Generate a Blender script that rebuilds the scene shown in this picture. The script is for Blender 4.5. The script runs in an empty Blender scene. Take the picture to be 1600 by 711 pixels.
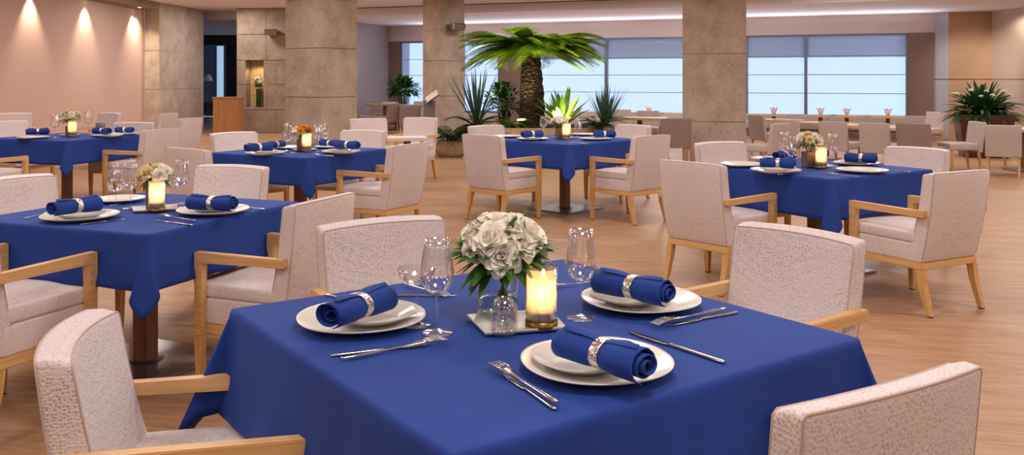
import bpy, bmesh, math, random
from mathutils import Vector, Matrix
random.seed(7)
PI = math.pi
sc = bpy.context.scene
COL = sc.collection
FPX, VH, HC = 1385.0, 123.0, 1.285          # focal length in px, horizon row, camera height

def at(u, v, z=0.0):                         # photo pixel -> point on the horizontal surface at height z
    Y = FPX*(HC-z)/(v-VH)
    return Vector(((u-800)*Y/FPX, Y, z))
def on(u, Y, z=0.0):
    return Vector(((u-800)*Y/FPX, Y, z))

# ------------------------------------------------------------------ materials
def srgb(r, g, b):
    f = lambda c: (c/255)/12.92 if c/255 <= .04045 else ((c/255+.055)/1.055)**2.4
    return (f(r), f(g), f(b), 1)
class NT:
    def __init__(s, name):
        s.m = bpy.data.materials.new(name); s.m.use_nodes = True
        s.t = s.m.node_tree; s.t.nodes.clear()
        s.out = s.t.nodes.new('ShaderNodeOutputMaterial')
    def n(s, typ, ins=None, **kw):
        x = s.t.nodes.new('ShaderNode'+typ)
        for k, v in kw.items(): setattr(x, k, v)
        for k, v in (ins or {}).items():
            if isinstance(v, bpy.types.NodeSocket): s.t.links.new(v, x.inputs[k])
            else: x.inputs[k].default_value = v
        return x
    def coord(s, scale=(1, 1, 1), rot=(0, 0, 0), kind='Object'):
        c = s.n('TexCoord')
        m = s.n('Mapping', {'Vector': c.outputs[kind], 'Scale': scale, 'Rotation': rot})
        return m.outputs[0]
    def ramp(s, fac, stops):
        r = s.n('ValToRGB', {'Fac': fac}); e = r.color_ramp.elements
        while len(e) < len(stops): e.new(.5)
        for q, (p, c) in zip(e, stops): q.position = p; q.color = c
        return r.outputs[0]
    def done(s, sh):
        s.t.links.new(sh, s.out.inputs[0]); return s.m

def m_plain(name, col, rough=.5, metal=0, spec=.5, noise=0, nscale=20, **kw):
    t = NT(name)
    ins = {'Base Color': col, 'Roughness': rough, 'Metallic': metal, 'Specular IOR Level': spec}
    if noise:
        nz = t.n('TexNoise', {'Vector': t.coord(), 'Scale': nscale, 'Detail': 4})
        a = tuple(c*(1-noise) for c in col[:3])+(1,); b = tuple(min(1, c*(1+noise)) for c in col[:3])+(1,)
        ins['Base Color'] = t.ramp(nz.outputs['Fac'], [(.3, a), (.7, b)])
    ins.update(kw)
    return t.done(t.n('BsdfPrincipled', ins).outputs[0])

def m_fabric():
    t = NT('pebbled_fabric')
    co = t.coord()
    v = t.n('TexVoronoi', {'Vector': co, 'Scale': 135.0, 'Randomness': .7})
    sp = t.ramp(v.outputs['Distance'], [(.0, (1, 1, 1, 1)), (.20, (1, 1, 1, 1)), (.36, (0, 0, 0, 1))])
    nz = t.n('TexNoise', {'Vector': co, 'Scale': 5.0, 'Detail': 2})
    mk = t.ramp(nz.outputs['Fac'], [(.38, (.3, .3, .3, 1)), (.62, (.72, .72, .72, 1))])
    f = t.n('Math', {0: sp, 1: mk}, operation='MULTIPLY')
    c = t.n('MixRGB', {'Fac': f.outputs[0], 'Color1': srgb(220, 208, 206), 'Color2': srgb(128, 110, 106)})
    b = t.n('Bump', {'Height': v.outputs['Distance'], 'Strength': .5, 'Distance': .004})
    p = t.n('BsdfPrincipled', {'Base Color': c.outputs[0], 'Roughness': .85, 'Specular IOR Level': .2, 'Normal': b.outputs[0]})
    return t.done(p.outputs[0])
def m_wood(name, c1, c2, sc_=(1, 1, 1), rough=.4, axis=1):
    t = NT(name)
    s = [90, 90, 90]; s[axis] = 4
    nz = t.n('TexNoise', {'Vector': t.coord(tuple(a*b for a, b in zip(s, sc_))), 'Scale': 1.0, 'Detail': 6, 'Roughness': .6})
    c = t.ramp(nz.outputs['Fac'], [(.3, c1), (.7, c2)])
    b = t.n('Bump', {'Height': nz.outputs['Fac'], 'Strength': .08, 'Distance': .002})
    return t.done(t.n('BsdfPrincipled', {'Base Color': c, 'Roughness': rough, 'Normal': b.outputs[0]}).outputs[0])
def m_floor():
    t = NT('plank_floor')
    co = t.coord(rot=(0, 0, math.radians(12)))
    br = t.n('TexBrick', {'Vector': co, 'Scale': 1.0, 'Mortar Size': .0015, 'Mortar Smooth': .3, 'Brick Width': 1.3, 'Row Height': .15,
                          'Color1': (.35, .35, .35, 1), 'Color2': (.65, .65, .65, 1), 'Mortar': (0.2, .2, .2, 1), 'Bias': 0.0})
    br.offset = .37
    m2 = t.n('Mapping', {'Vector': co, 'Scale': (1.1, 13, 1)})
    off = t.n('VectorMath', {0: m2.outputs[0], 1: br.outputs['Color']}, operation='ADD')
    g = t.n('TexNoise', {'Vector': off.outputs[0], 'Scale': 2.4, 'Detail': 8, 'Roughness': .62, 'Distortion': 1.1})
    c = t.ramp(g.outputs['Fac'], [(.25, srgb(134, 98, 68)), (.5, srgb(172, 132, 98)), (.75, srgb(194, 158, 124))])
    mx = t.n('MixRGB', {'Fac': .22, 'Color1': c, 'Color2': br.outputs['Color']}, blend_type='OVERLAY')
    r = t.n('MapRange', {'Value': g.outputs['Fac'], 'To Min': .34, 'To Max': .5})
    b = t.n('Bump', {'Height': g.outputs['Fac'], 'Strength': .06, 'Distance': .004})
    return t.done(t.n('BsdfPrincipled', {'Base Color': mx.outputs[0], 'Roughness': r.outputs[0], 'Specular IOR Level': .4, 'Normal': b.outputs[0]}).outputs[0])
def m_stone(name, lo, mid, hi, scale=1.0):
    t = NT(name)
    co = t.coord()
    a = t.n('TexNoise', {'Vector': co, 'Scale': 3.0*scale, 'Detail': 8, 'Roughness': .65})
    b = t.n('TexNoise', {'Vector': co, 'Scale': 38.0*scale, 'Detail': 5, 'Roughness': .75})
    mx = t.n('MixRGB', {'Fac': .5, 'Color1': a.outputs['Fac'], 'Color2': b.outputs['Fac']})
    c = t.ramp(mx.outputs[0], [(.36, lo), (.5, mid), (.64, hi)])
    v = t.n('TexVoronoi', {'Vector': co, 'Scale': 26.0*scale})
    pit = t.ramp(v.outputs['Distance'], [(.08, (1, 1, 1, 1)), (.2, (0, 0, 0, 1))])
    pf = t.n('Math', {0: pit, 1: .35}, operation='MULTIPLY')
    c2 = t.n('MixRGB', {'Fac': pf.outputs[0], 'Color1': c, 'Color2': lo})
    bp = t.n('Bump', {'Height': mx.outputs[0], 'Strength': .5, 'Distance': .02})
    return t.done(t.n('BsdfPrincipled', {'Base Color': c2.outputs[0], 'Roughness': .8, 'Normal': bp.outputs[0]}).outputs[0])
def m_cloth():
    t = NT('navy_cloth')
    co = t.coord()
    nz = t.n('TexNoise', {'Vector': co, 'Scale': 3.0, 'Detail': 3})
    c = t.ramp(nz.outputs['Fac'], [(.3, srgb(24, 54, 130)), (.7, srgb(31, 64, 146))])
    w = t.n('TexNoise', {'Vector': co, 'Scale': 900.0, 'Detail': 1})
    b = t.n('Bump', {'Height': w.outputs['Fac'], 'Strength': .12, 'Distance': .001})
    b2 = t.n('Bump', {'Height': nz.outputs['Fac'], 'Strength': .15, 'Distance': .02, 'Normal': b.outputs[0]})
    p = t.n('BsdfPrincipled', {'Base Color': c, 'Roughness': .75, 'Specular IOR Level': .25, 'Sheen Weight': .25, 'Sheen Roughness': .4,
                               'Sheen Tint': srgb(120, 150, 220), 'Normal': b2.outputs[0]})
    return t.done(p.outputs[0])
def m_glass(name='clear_glass', tint=(1, 1, 1, 1), f0=.16, rough=.02):
    t = NT(name)
    tr = t.n('BsdfTransparent', {'Color': tint})
    gl = t.n('BsdfGlossy', {'Color': (1, 1, 1, 1), 'Roughness': rough})
    lw = t.n('LayerWeight', {'Blend': .35})
    f = t.n('MapRange', {'Value': lw.outputs['Facing'], 'To Min': f0, 'To Max': .75})
    pw = t.n('Math', {0: f.outputs[0], 1: 1.35}, operation='POWER')
    return t.done(t.n('MixShader', {0: pw.outputs[0], 1: tr.outputs[0], 2: gl.outputs[0]}).outputs[0])
def m_trans(name, col, trcol, mixf=.5, clear=0.0, noise=None):
    t = NT(name)
    d = t.n('BsdfDiffuse', {'Color': col}); r = t.n('BsdfTranslucent', {'Color': trcol})
    mx = t.n('MixShader', {0: mixf, 1: d.outputs[0], 2: r.outputs[0]})
    if clear:
        c = t.n('BsdfTransparent'); mx = t.n('MixShader', {0: clear, 1: mx.outputs[0], 2: c.outputs[0]})
    return t.done(mx.outputs[0])
def m_leaf(name, c1, c2, tr=.3):
    t = NT(name)
    nz = t.n('TexNoise', {'Vector': t.coord(), 'Scale': 9.0, 'Detail': 3})
    c = t.ramp(nz.outputs['Fac'], [(.3, c1), (.7, c2)])
    p = t.n('BsdfPrincipled', {'Base Color': c, 'Roughness': .4})
    r = t.n('BsdfTranslucent', {'Color': c})
    return t.done(t.n('MixShader', {0: tr, 1: p.outputs[0], 2: r.outputs[0]}).outputs[0])
def m_emit(name, col, s):
    t = NT(name); return t.done(t.n('Emission', {'Color': col, 'Strength': s}).outputs[0])
def m_trunk():
    t = NT('palm_bark')
    co = t.coord((1, 1, 1.6))
    v = t.n('TexVoronoi', {'Vector': co, 'Scale': 13.0})
    c = t.ramp(v.outputs['Distance'], [(.0, srgb(120, 92, 74)), (.25, srgb(80, 60, 48)), (.6, srgb(44, 32, 27))])
    b = t.n('Bump', {'Height': v.outputs['Distance'], 'Strength': 1.0, 'Distance': .05, }, invert=True)
    return t.done(t.n('BsdfPrincipled', {'Base Color': c, 'Roughness': .9, 'Normal': b.outputs[0]}).outputs[0])

M = dict(
 fabric=m_fabric(), piping=m_plain('seam_piping', srgb(190, 170, 162), .8),
 oak=m_wood('honey_oak', srgb(200, 152, 96), srgb(226, 184, 128)),
 oakv=m_wood('honey_oak_upright', srgb(194, 144, 88), srgb(220, 176, 118), axis=2),
 dwood=m_wood('brown_wood', srgb(104, 66, 40), srgb(140, 92, 58), axis=2),
 twood=m_wood('pale_table_wood', srgb(196, 160, 124), srgb(218, 184, 148), axis=0),
 counter=m_wood('counter_wood', srgb(160, 110, 70), srgb(182, 130, 84), axis=2, sc_=(.3, .3, .3)),
 floor=m_floor(), cloth=m_cloth(),
 stone=m_stone('beige_stone', srgb(150, 134, 120), srgb(180, 164, 149), srgb(202, 187, 172)),
 stoned=m_stone('brown_stone', srgb(122, 104, 88), srgb(154, 134, 116), srgb(176, 155, 136)),
 tanstone=m_stone('tan_stone', srgb(150, 118, 84), srgb(190, 156, 116), srgb(210, 180, 140)),
 pinkwall=m_plain('rose_plaster', srgb(200, 170, 156), .8, noise=.02),
 beige=m_plain('beige_plaster', srgb(208, 192, 184), .8), ceil=m_plain('ceiling_paint', srgb(240, 238, 246), .9),
 greywall=m_plain('grey_plaster', srgb(160, 152, 156), .85), brown=m_plain('brown_panel', srgb(120, 98, 86), .6),
 tanpanel=m_plain('tan_panel', srgb(176, 142, 112), .55, noise=.05, nscale=2), palepanel=m_plain('pale_panel', srgb(196, 176, 160), .55, noise=.03, nscale=2),
 greypanel=m_plain('grey_panel', srgb(172, 170, 182), .5), dark=m_plain('dark_gap', srgb(30, 26, 26), .8), darkbrown=m_plain('dark_brown_panel', srgb(44, 34, 30), .5),
 steel=m_plain('polished_steel', srgb(205, 205, 205), .16, 1.0), silver=m_plain('silver', srgb(235, 230, 222), .14, 1.0),
 plate_steel=m_plain('brushed_steel', srgb(150, 146, 150), .28, 1.0),
 porcelain=m_plain('white_porcelain', srgb(226, 222, 214), .18, 0, .6), porcelain2=m_plain('grey_porcelain', srgb(208, 205, 198), .18, 0, .6),
 tray=m_plain('tray_ceramic', srgb(186, 178, 166), .3), glass=m_glass(), vglass=m_glass('vase_glass', (.93, .96, .96, 1), .05),
 wax=m_plain('candle_wax', srgb(250, 232, 200), .5, 0, .4, **{'Subsurface Weight': 1.0, 'Subsurface Radius': (1.0, .55, .28), 'Subsurface Scale': .05}), frost=m_trans('frosted_glass', srgb(255, 236, 205), (1.0, .80, .50, 1), .85, .10), wick=m_plain('wick', srgb(20, 15, 10), .9),
 flame=m_emit('flame', (1.0, .62, .22, 1), 30.0), brass=m_plain('antique_brass', srgb(120, 98, 48), .35, 1.0),
 bronze=m_plain('bronze_box', srgb(126, 104, 88), .4, .6),
 petal=m_trans('white_petal', srgb(255, 250, 240), srgb(255, 248, 228), .22), ypetal=m_trans('orange_petal', srgb(240, 176, 60), srgb(250, 180, 70), .3),
 ppetal=m_trans('pink_petal', srgb(240, 170, 170), srgb(240, 180, 170), .3), cpetal=m_trans('cream_petal', srgb(240, 226, 186), srgb(250, 230, 170), .3),
 stamen=m_plain('stamen', srgb(220, 180, 70), .7),
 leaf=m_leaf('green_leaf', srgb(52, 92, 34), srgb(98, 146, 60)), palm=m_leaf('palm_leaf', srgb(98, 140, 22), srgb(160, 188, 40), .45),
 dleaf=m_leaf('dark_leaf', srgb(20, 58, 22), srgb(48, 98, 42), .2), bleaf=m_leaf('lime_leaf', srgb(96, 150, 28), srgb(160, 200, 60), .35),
 blade=m_leaf('blue_green_blade', srgb(44, 84, 72), srgb(84, 124, 104), .2),
 trunk=m_trunk(), soil=m_plain('soil', srgb(50, 38, 30), .95, noise=.3), pot=m_plain('brown_pot', srgb(74, 42, 36), .35),
 upholstery=m_plain('beige_upholstery', srgb(186, 172, 166), .85, noise=.04), taupe=m_plain('taupe_upholstery', srgb(142, 124, 116), .85, noise=.05),
 linen=m_plain('white_linen', srgb(226, 216, 210), .8), gdark=m_plain('smoked_cup', srgb(120, 108, 100), .4),
 blind=m_trans('blind_fabric', srgb(214, 222, 232), srgb(228, 234, 255), .75, .22),
 frame=m_plain('window_frame_metal', srgb(120, 130, 145), .4, .5), batten=m_plain('blind_batten', srgb(120, 140, 160), .7),
 facade=m_plain('facade_outside', srgb(150, 178, 200), .8), facade2=m_plain('facade_pale', srgb(225, 232, 240), .8),
 lampglow=m_emit('lamp_glow', (1.0, .86, .66, 1), 9.0), white=m_plain('white_paint', srgb(235, 232, 228), .6),
 grey=m_plain('grey_lacquer', srgb(122, 116, 114), .5), paper=m_plain('menu_paper', srgb(232, 216, 196), .6),
)

# ------------------------------------------------------------------ object helpers
def obj(name, bm, mat, parent=None, smooth=True, loc=None):
    me = bpy.data.meshes.new(name)
    bmesh.ops.recalc_face_normals(bm, faces=bm.faces)
    bm.to_mesh(me); bm.free()
    if smooth: me.shade_smooth()
    me.materials.append(M[mat] if isinstance(mat, str) else mat)
    o = bpy.data.objects.new(name, me); COL.objects.link(o)
    if parent is not None: o.parent = parent
    if loc is not None: o.location = loc
    return o
def tag(o, label, cat, group=None, kind=None):
    o['label'] = label; o['category'] = cat
    if group: o['group'] = group
    if kind: o['kind'] = kind
    return o
def thing(name, label, cat, loc=(0, 0, 0), rz=0.0, group=None):
    o = bpy.data.objects.new(name, None); COL.objects.link(o); o.empty_display_size = .1
    o.location = loc; o.rotation_euler = (0, 0, rz)
    return tag(o, label, cat, group)
def struct(name, bm, mat, smooth=False):
    o = obj(name, bm, mat, None, smooth); o['kind'] = 'structure'; return o
KIDS = {}
def kids(o): return [c for c in ALL() if c.parent == o]
def ALL(): return COL.objects
def copy_tree(o, parent=None):
    c = o.copy(); COL.objects.link(c)
    if parent is not None: c.parent = parent
    for ch in list(o.children): copy_tree(ch, c)
    return c
def dup(root, label, loc, rz=0.0, group=None, scale=None):
    r = copy_tree(root); r['label'] = label; r.location = loc; r.rotation_euler = (0, 0, rz)
    if group: r['group'] = group
    if scale: r.scale = (scale,)*3
    return r
def box(bm, c, h, rz=0.0, rot=None, bev=0.0):
    R = rot.to_4x4() if rot is not None else Matrix.Rotation(rz, 4, 'Z')
    r = bmesh.ops.create_cube(bm, size=2.0, matrix=Matrix.Translation(c) @ R @ Matrix.Diagonal((*h, 1)))
    if bev:
        es = {e for v in r['verts'] for e in v.link_edges}
        bmesh.ops.bevel(bm, geom=list(es), offset=bev, segments=2, affect='EDGES')
def rbox(bm, c, h, r, n=(6, 6, 6), deform=None):
    hx, hy, hz = h
    def axis(H, k):
        a = [-H, -H+r*.3, -H+r*.62, -H+r]
        L = [(-H+r)+(2*H-2*r)*i/k for i in range(1, k)]
        return a+L+[H-r, H-r*.62, H-r*.3, H]
    A = [axis(hx, n[0]), axis(hy, n[1]), axis(hz, n[2])]
    cache = {}
    def V(p):
        k = tuple(round(x, 6) for x in p)
        if k in cache: return cache[k]
        q = Vector(p); inn = Vector(max(-H+r, min(H-r, x)) for x, H in zip(p, h)); d = q-inn
        if d.length > 1e-9: q = inn+d.normalized()*r
        q = q+Vector(c)
        if deform: q = Vector(deform(q))
        cache[k] = bm.verts.new(q); return cache[k]
    for ax in range(3):
        a1, a2 = [i for i in range(3) if i != ax]
        for s in (-1, 1):
            for i in range(len(A[a1])-1):
                for j in range(len(A[a2])-1):
                    q = []
                    for di, dj in ((0, 0), (1, 0), (1, 1), (0, 1)):
                        p = [0, 0, 0]; p[ax] = s*h[ax]; p[a1] = A[a1][i+di]; p[a2] = A[a2][j+dj]; q.append(V(p))
                    try: bm.faces.new(q)
                    except ValueError: pass
def prism(bm, poly, axis, a, b, bev=0.0):
    def P(t, p):
        return {'x': (t, p[0], p[1]), 'y': (p[0], t, p[1]), 'z': (p[0], p[1], t)}[axis]
    v1 = [bm.verts.new(P(a, p)) for p in poly]; v2 = [bm.verts.new(P(b, p)) for p in poly]
    n = len(poly); fs = [bm.faces.new(v1), bm.faces.new(v2[::-1])]
    for i in range(n): fs.append(bm.faces.new((v1[i], v2[i], v2[(i+1) % n], v1[(i+1) % n])))
    if bev:
        es = {e for f in fs for e in f.edges}
        bmesh.ops.bevel(bm, geom=list(es), offset=bev, segments=2, affect='EDGES')
def loft(bm, secs, cap=True):
    rings = [[bm.verts.new(p) for p in s] for s in secs]
    n = len(rings[0])
    for a, b in zip(rings, rings[1:]):
        for i in range(n): bm.faces.new((a[i], a[(i+1) % n], b[(i+1) % n], b[i]))
    if cap: bm.faces.new(rings[0][::-1]); bm.faces.new(rings[-1])
def rect(c, hx, hy, ch=.15):
    x, y, z = c; k = min(hx, hy)*ch
    return [(x-hx+k, y-hy, z), (x+hx-k, y-hy, z), (x+hx, y-hy+k, z), (x+hx, y+hy-k, z), (x+hx-k, y+hy, z), (x-hx+k, y+hy, z), (x-hx, y+hy-k, z), (x-hx, y-hy+k, z)]
def lathe(bm, prof, n=32, c=(0, 0, 0), sq=0.0, cap=False):
    rings = []
    for r, z in prof:
        if r < 1e-6: rings.append([bm.verts.new((c[0], c[1], c[2]+z))]); continue
        ring = []
        for i in range(n):
            a = 2*PI*i/n; k = 1+sq*(-math.cos(4*a))
            ring.append(bm.verts.new((c[0]+r*k*math.cos(a), c[1]+r*k*math.sin(a), c[2]+z)))
        rings.append(ring)
    for a, b in zip(rings, rings[1:]):
        for i in range(n):
            j = (i+1) % n
            if len(a) == 1 and len(b) == 1: continue
            if len(a) == 1: bm.faces.new((a[0], b[j], b[i]))
            elif len(b) == 1: bm.faces.new((a[i], a[j], b[0]))
            else: bm.faces.new((a[i], a[j], b[j], b[i]))
def tube(bm, pts, r, n=8, cap=True):
    pts = [Vector(p) for p in pts]; rad = r if isinstance(r, (list, tuple)) else [r]*len(pts)
    rings = []; up = None
    for i, p in enumerate(pts):
        d = (pts[min(i+1, len(pts)-1)]-pts[max(i-1, 0)])
        if d.length < 1e-9: d = Vector((0, 0, 1))
        d.normalize()
        if up is None: up = d.orthogonal().normalized()
        up = (up-d*up.dot(d)).normalized(); w = d.cross(up)
        rings.append([bm.verts.new(p+(up*math.cos(2*PI*k/n)+w*math.sin(2*PI*k/n))*rad[i]) for k in range(n)])
    for a, b in zip(rings, rings[1:]):
        for i in range(n): bm.faces.new((a[i], a[(i+1) % n], b[(i+1) % n], b[i]))
    if cap: bm.faces.new(rings[0][::-1]); bm.faces.new(rings[-1])
BM = bmesh.new

# ------------------------------------------------------------------ camera, world
cam = bpy.data.cameras.new('camera'); co = bpy.data.objects.new('camera', cam); COL.objects.link(co)
co.location = (0, 0, HC); co.rotation_euler = (PI/2, 0, 0)
cam.sensor_width = 36; cam.lens = 36*FPX/1600; cam.shift_y = (VH-355.5)/1600; cam.clip_end = 300
sc.camera = co
w = bpy.data.worlds.new('sky'); sc.world = w; w.use_nodes = True
nt = w.node_tree; nt.nodes.clear()
o_ = nt.nodes.new('ShaderNodeOutputWorld'); bg = nt.nodes.new('ShaderNodeBackground')
bg.inputs[0].default_value = (.50, .685, 1.0, 1); bg.inputs[1].default_value = 4.6
nt.links.new(bg.outputs[0], o_.inputs[0])

# ------------------------------------------------------------------ room shell
ZC, ZS = 2.95, 2.77                                     # main ceiling, window-side soffit
WA, WB = Vector((9.53, 20.0, 0)), Vector((-4.47, 25.4, 0))   # window wall line
WD = (WA-WB).normalized(); WN = Vector((WD.y, -WD.x, 0))       # along wall to the right, into the room
def wallpt(u):                                          # where a sight line through column u meets the window wall
    k = (u-800)/FPX; t = (WB.y*k-WB.x)/(WD.x-WD.y*k); p = WB+WD*t; return p
bm = BM(); box(bm, (0, 11, -.05), (14, 19, .05)); struct('floor', bm, 'floor')
FP = Vector((2.17, 18.8, 0)); FD = Vector((.936, -.351, 0)).normalized()
f1 = FP-FD*13; f2 = FP+FD*11.5
bm = BM()
def slab(bm, pts, z0, z1):
    prism(bm, [(p[0], p[1]) for p in pts], 'z', z0, z1)
slab(bm, [(-14, -6), (14, -6), (14, f2.y), (f2.x, f2.y), (f1.x, f1.y), (-14, f1.y)], ZC, ZC+.1)
slab(bm, [(f1.x, f1.y), (f2.x, f2.y), (14, f2.y), (14, 34), (-14, 34), (-14, f1.y)], ZS, ZS+.28)
struct('ceiling', bm, 'ceil')
bm = BM()                                               # air slot in the ceiling before the soffit
nrm = Vector((-FD.y*-1, -FD.x, 0)).normalized(); nrm = Vector((FD.y, -FD.x, 0)).normalized()
a = FP-FD*9+nrm*.03; b = FP+FD*5+nrm*.03
slab(bm, [(a.x, a.y), (b.x, b.y), ((b+nrm*.16).x, (b+nrm*.16).y), ((a+nrm*.16).x, (a+nrm*.16).y)], ZC-.006, ZC+.002)
struct('trim_air_slot', bm, 'dark')

def wallseg(bm, p, q, z0, z1, th=.15, back=True):       # vertical slab; face on the line p-q, thickness away from the room
    d = (q-p).normalized(); n = Vector((d.y, -d.x, 0)) * (-1 if back else 1)
    slab(bm, [p, q, q+n*th, p+n*th], z0, z1)
ZW0, ZW1 = .36, 2.33                                    # window sill and head
bm = BM(); wallseg(bm, WB-WD*1.2, WA+WD*.6, ZW1, ZS); struct('wall_back_header', bm, 'beige')
bm = BM(); wallseg(bm, WB-WD*1.2, WA+WD*.6, 0, ZW0); struct('wall_back_sill', bm, 'beige')
def pier(name, u0, u1, mat, out=.02):
    bm = BM(); p, q = wallpt(u0), wallpt(u1); wallseg(bm, p-WN*.0+WN*out, q+WN*out, 0, ZW1 if mat != 'brown' else ZW1+.0, .3); struct(name, bm, mat)
pier('wall_back_pier', 1419, 1459, 'brown', .05)
pier('wall_back_pier_palm', 780, 814, 'brown', .05)
pier('wall_back_pier_left', 590, 625, 'brown', .05)
bm = BM(); wallseg(bm, WB-WD*1.2, wallpt(590), ZW0, ZW1); struct('wall_back_blank', bm, 'beige')
p = wallpt(608)+WN*.05; q = p+WN*2.6
bm = BM(); slab(bm, [p, q, q-WD*.15, p-WD*.15], 0, ZS); struct('wall_side_grey', bm, 'greywall')
# windows: frame, glass, fabric blind with battens
def window(name, u0, u1, mulls=()):
    p, q = wallpt(u0), wallpt(u1); L = (q-p).length
    root = None
    bm = BM(); R = Matrix.Rotation(math.atan2(WD.y, WD.x), 3, 'Z')
    def fb(bm, s0, s1, z0, z1, d0, d1):
        a = p+WD*s0; b = p+WD*s1
        slab(bm, [a-WN*d0, b-WN*d0, b-WN*d1, a-WN*d1], z0, z1)
    fb(bm, 0, L, ZW0, ZW0+.05, .02, .10); fb(bm, 0, L, ZW1-.05, ZW1, .02, .10)
    fb(bm, 0, .05, ZW0, ZW1, .02, .10); fb(bm, L-.05, L, ZW0, ZW1, .02, .10)
    for um in mulls:
        s = (wallpt(um)-p).length; fb(bm, s-.04, s+.04, ZW0, ZW1, -.005, .10)
    fr = struct(name, bm, 'frame')
    bm = BM(); fb(bm, .02, L-.02, ZW0+.02, ZW1-.02, .075, .085); g = obj('glass_pane', bm, 'glass', fr, False)
    edges = [0]+[(wallpt(um)-p).length for um in mulls]+[L]
    for e0, e1 in zip(edges, edges[1:]):
        bm = BM(); a = p+WD*(e0+.045)-WN*.045; b = p+WD*(e1-.045)-WN*.045
        vs = [bm.verts.new((t.x, t.y, z)) for t, z in ((a, ZW0+.03), (b, ZW0+.03), (b, ZW1-.03), (a, ZW1-.03))]; bm.faces.new(vs)
        bl = obj('blind', bm, 'blind', fr, False)
        bm = BM()
        for z in (.94, 1.38, 1.82): fb(bm, e0+.045, e1-.045, z-.008, z+.008, .035, .043)
        obj('batten', bm, 'batten', bl, False)
window('window_1', 625, 700)
window('window_2', 722, 780)
window('window_3', 815, 1165, (947,))
window('window_4', 1165, 1419, (1259,))
# something stands outside: a low pale block with a dark balcony band
def outside(name, label, uc, dist, w_, z0, z1, mat):
    c = wallpt(uc)-WN*dist; r = thing(name, label, 'building', (c.x, c.y, 0), math.atan2(WD.y, WD.x))
    bm = BM(); box(bm, (0, .5, (z0+z1)/2), (w_, .5, (z1-z0)/2)); obj('block', bm, mat, r, False)
    bm = BM()
    for i in range(int(w_*2/.35)): box(bm, (-w_+.17+i*.35, -.02, z1-.45), (.05, .04, .35))
    obj('railing', bm, 'facade2', r, False)
outside('building', 'long pale blue building top seen faintly through the blinds behind the stone pillar', 1150, 4.0, 6.6, 1.9, 3.6, 'facade')

# right-hand panelled wall
rw = [on(1459, 20.0), on(1482, 19.75), on(1550, 19.5), on(1573, 19.0), on(1660, 17.3)]
mats = ['greypanel', 'tanpanel', 'palepanel', 'palepanel']
for i in range(4):
    bm = BM()
    for z0, z1 in ((0, 1.262), (1.278, ZS)):
        wallseg(bm, rw[i], rw[i+1], z0, z1)
    struct('wall_right_panel', bm, mats[i])
bm = BM()
for i in range(4): wallseg(bm, rw[i]+Vector((.0, .03, 0)), rw[i+1]+Vector((0, .03, 0)), 1.25, 1.29)
struct('trim_right_joint', bm, 'dark')
bm = BM(); wallseg(bm, rw[4], Vector((13.8, 12, 0)), 0, ZC); struct('wall_right', bm, 'palepanel')
bm = BM(); box(bm, (13.9, 3, ZC/2), (.1, 9.5, ZC/2)); struct('wall_right_side', bm, 'beige')
bm = BM(); box(bm, (0, -6.0, ZC/2), (14, .1, ZC/2)); struct('wall_rear', bm, 'beige')

# left wall with the lit recess
XL = -7.72
pc = on(249, 19.4); pe = on(318, 21.5)
bm = BM(); wallseg(bm, Vector((-8.05, -6, 0)), Vector((-8.05, 19.4, 0)), 0, ZC); struct('wall_left', bm, 'pinkwall')
bm = BM(); slab(bm, [(-8.04, -6), (XL, -6), (XL, 19.4), (-8.04, 19.4)], 2.80, ZC); struct('wall_left_header', bm, 'stoned')
def grooved(bm, poly, zs, z0, z1, g=.012, ins=.015):
    # stack of blocks with thin recessed joints; poly is a list of 2D corners (convex)
    c = Vector((sum(p[0] for p in poly)/len(poly), sum(p[1] for p in poly)/len(poly)))
    def shrink(d):
        out = []
        for p in poly:
            v = Vector((p[0], p[1]))-c; out.append(c+v*(1-d/v.length))
        return out
    cuts = [z0]+[z for z in zs if z0 < z < z1]+[z1]
    for a, b in zip(cuts, cuts[1:]):
        prism(bm, [tuple(p) for p in poly], 'z', a+(g/2 if a > z0 else 0), b-(g/2 if b < z1 else 0))
    prism(bm, [tuple(p) for p in shrink(ins*1.5)], 'z', z0, z1)
def pillar_sq(name, cx, cy, wd, rz, zs, mat='stone', top=ZC):
    c, s = math.cos(rz), math.sin(rz); h = wd/2
    poly = [(cx+c*x-s*y, cy+s*x+c*y) for x, y in ((-h, -h), (h, -h), (h, h), (-h, h))]
    bm = BM(); grooved(bm, poly, zs, 0, top); struct(name, bm, mat)
bm = BM(); grooved(bm, [(-8.04, 19.4), (pc.x, 19.4), (pe.x, pe.y), (-8.3, pe.y)], (1.05, 1.9), 0, ZC)
struct('wall_left_pier', bm, 'stone')
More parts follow.
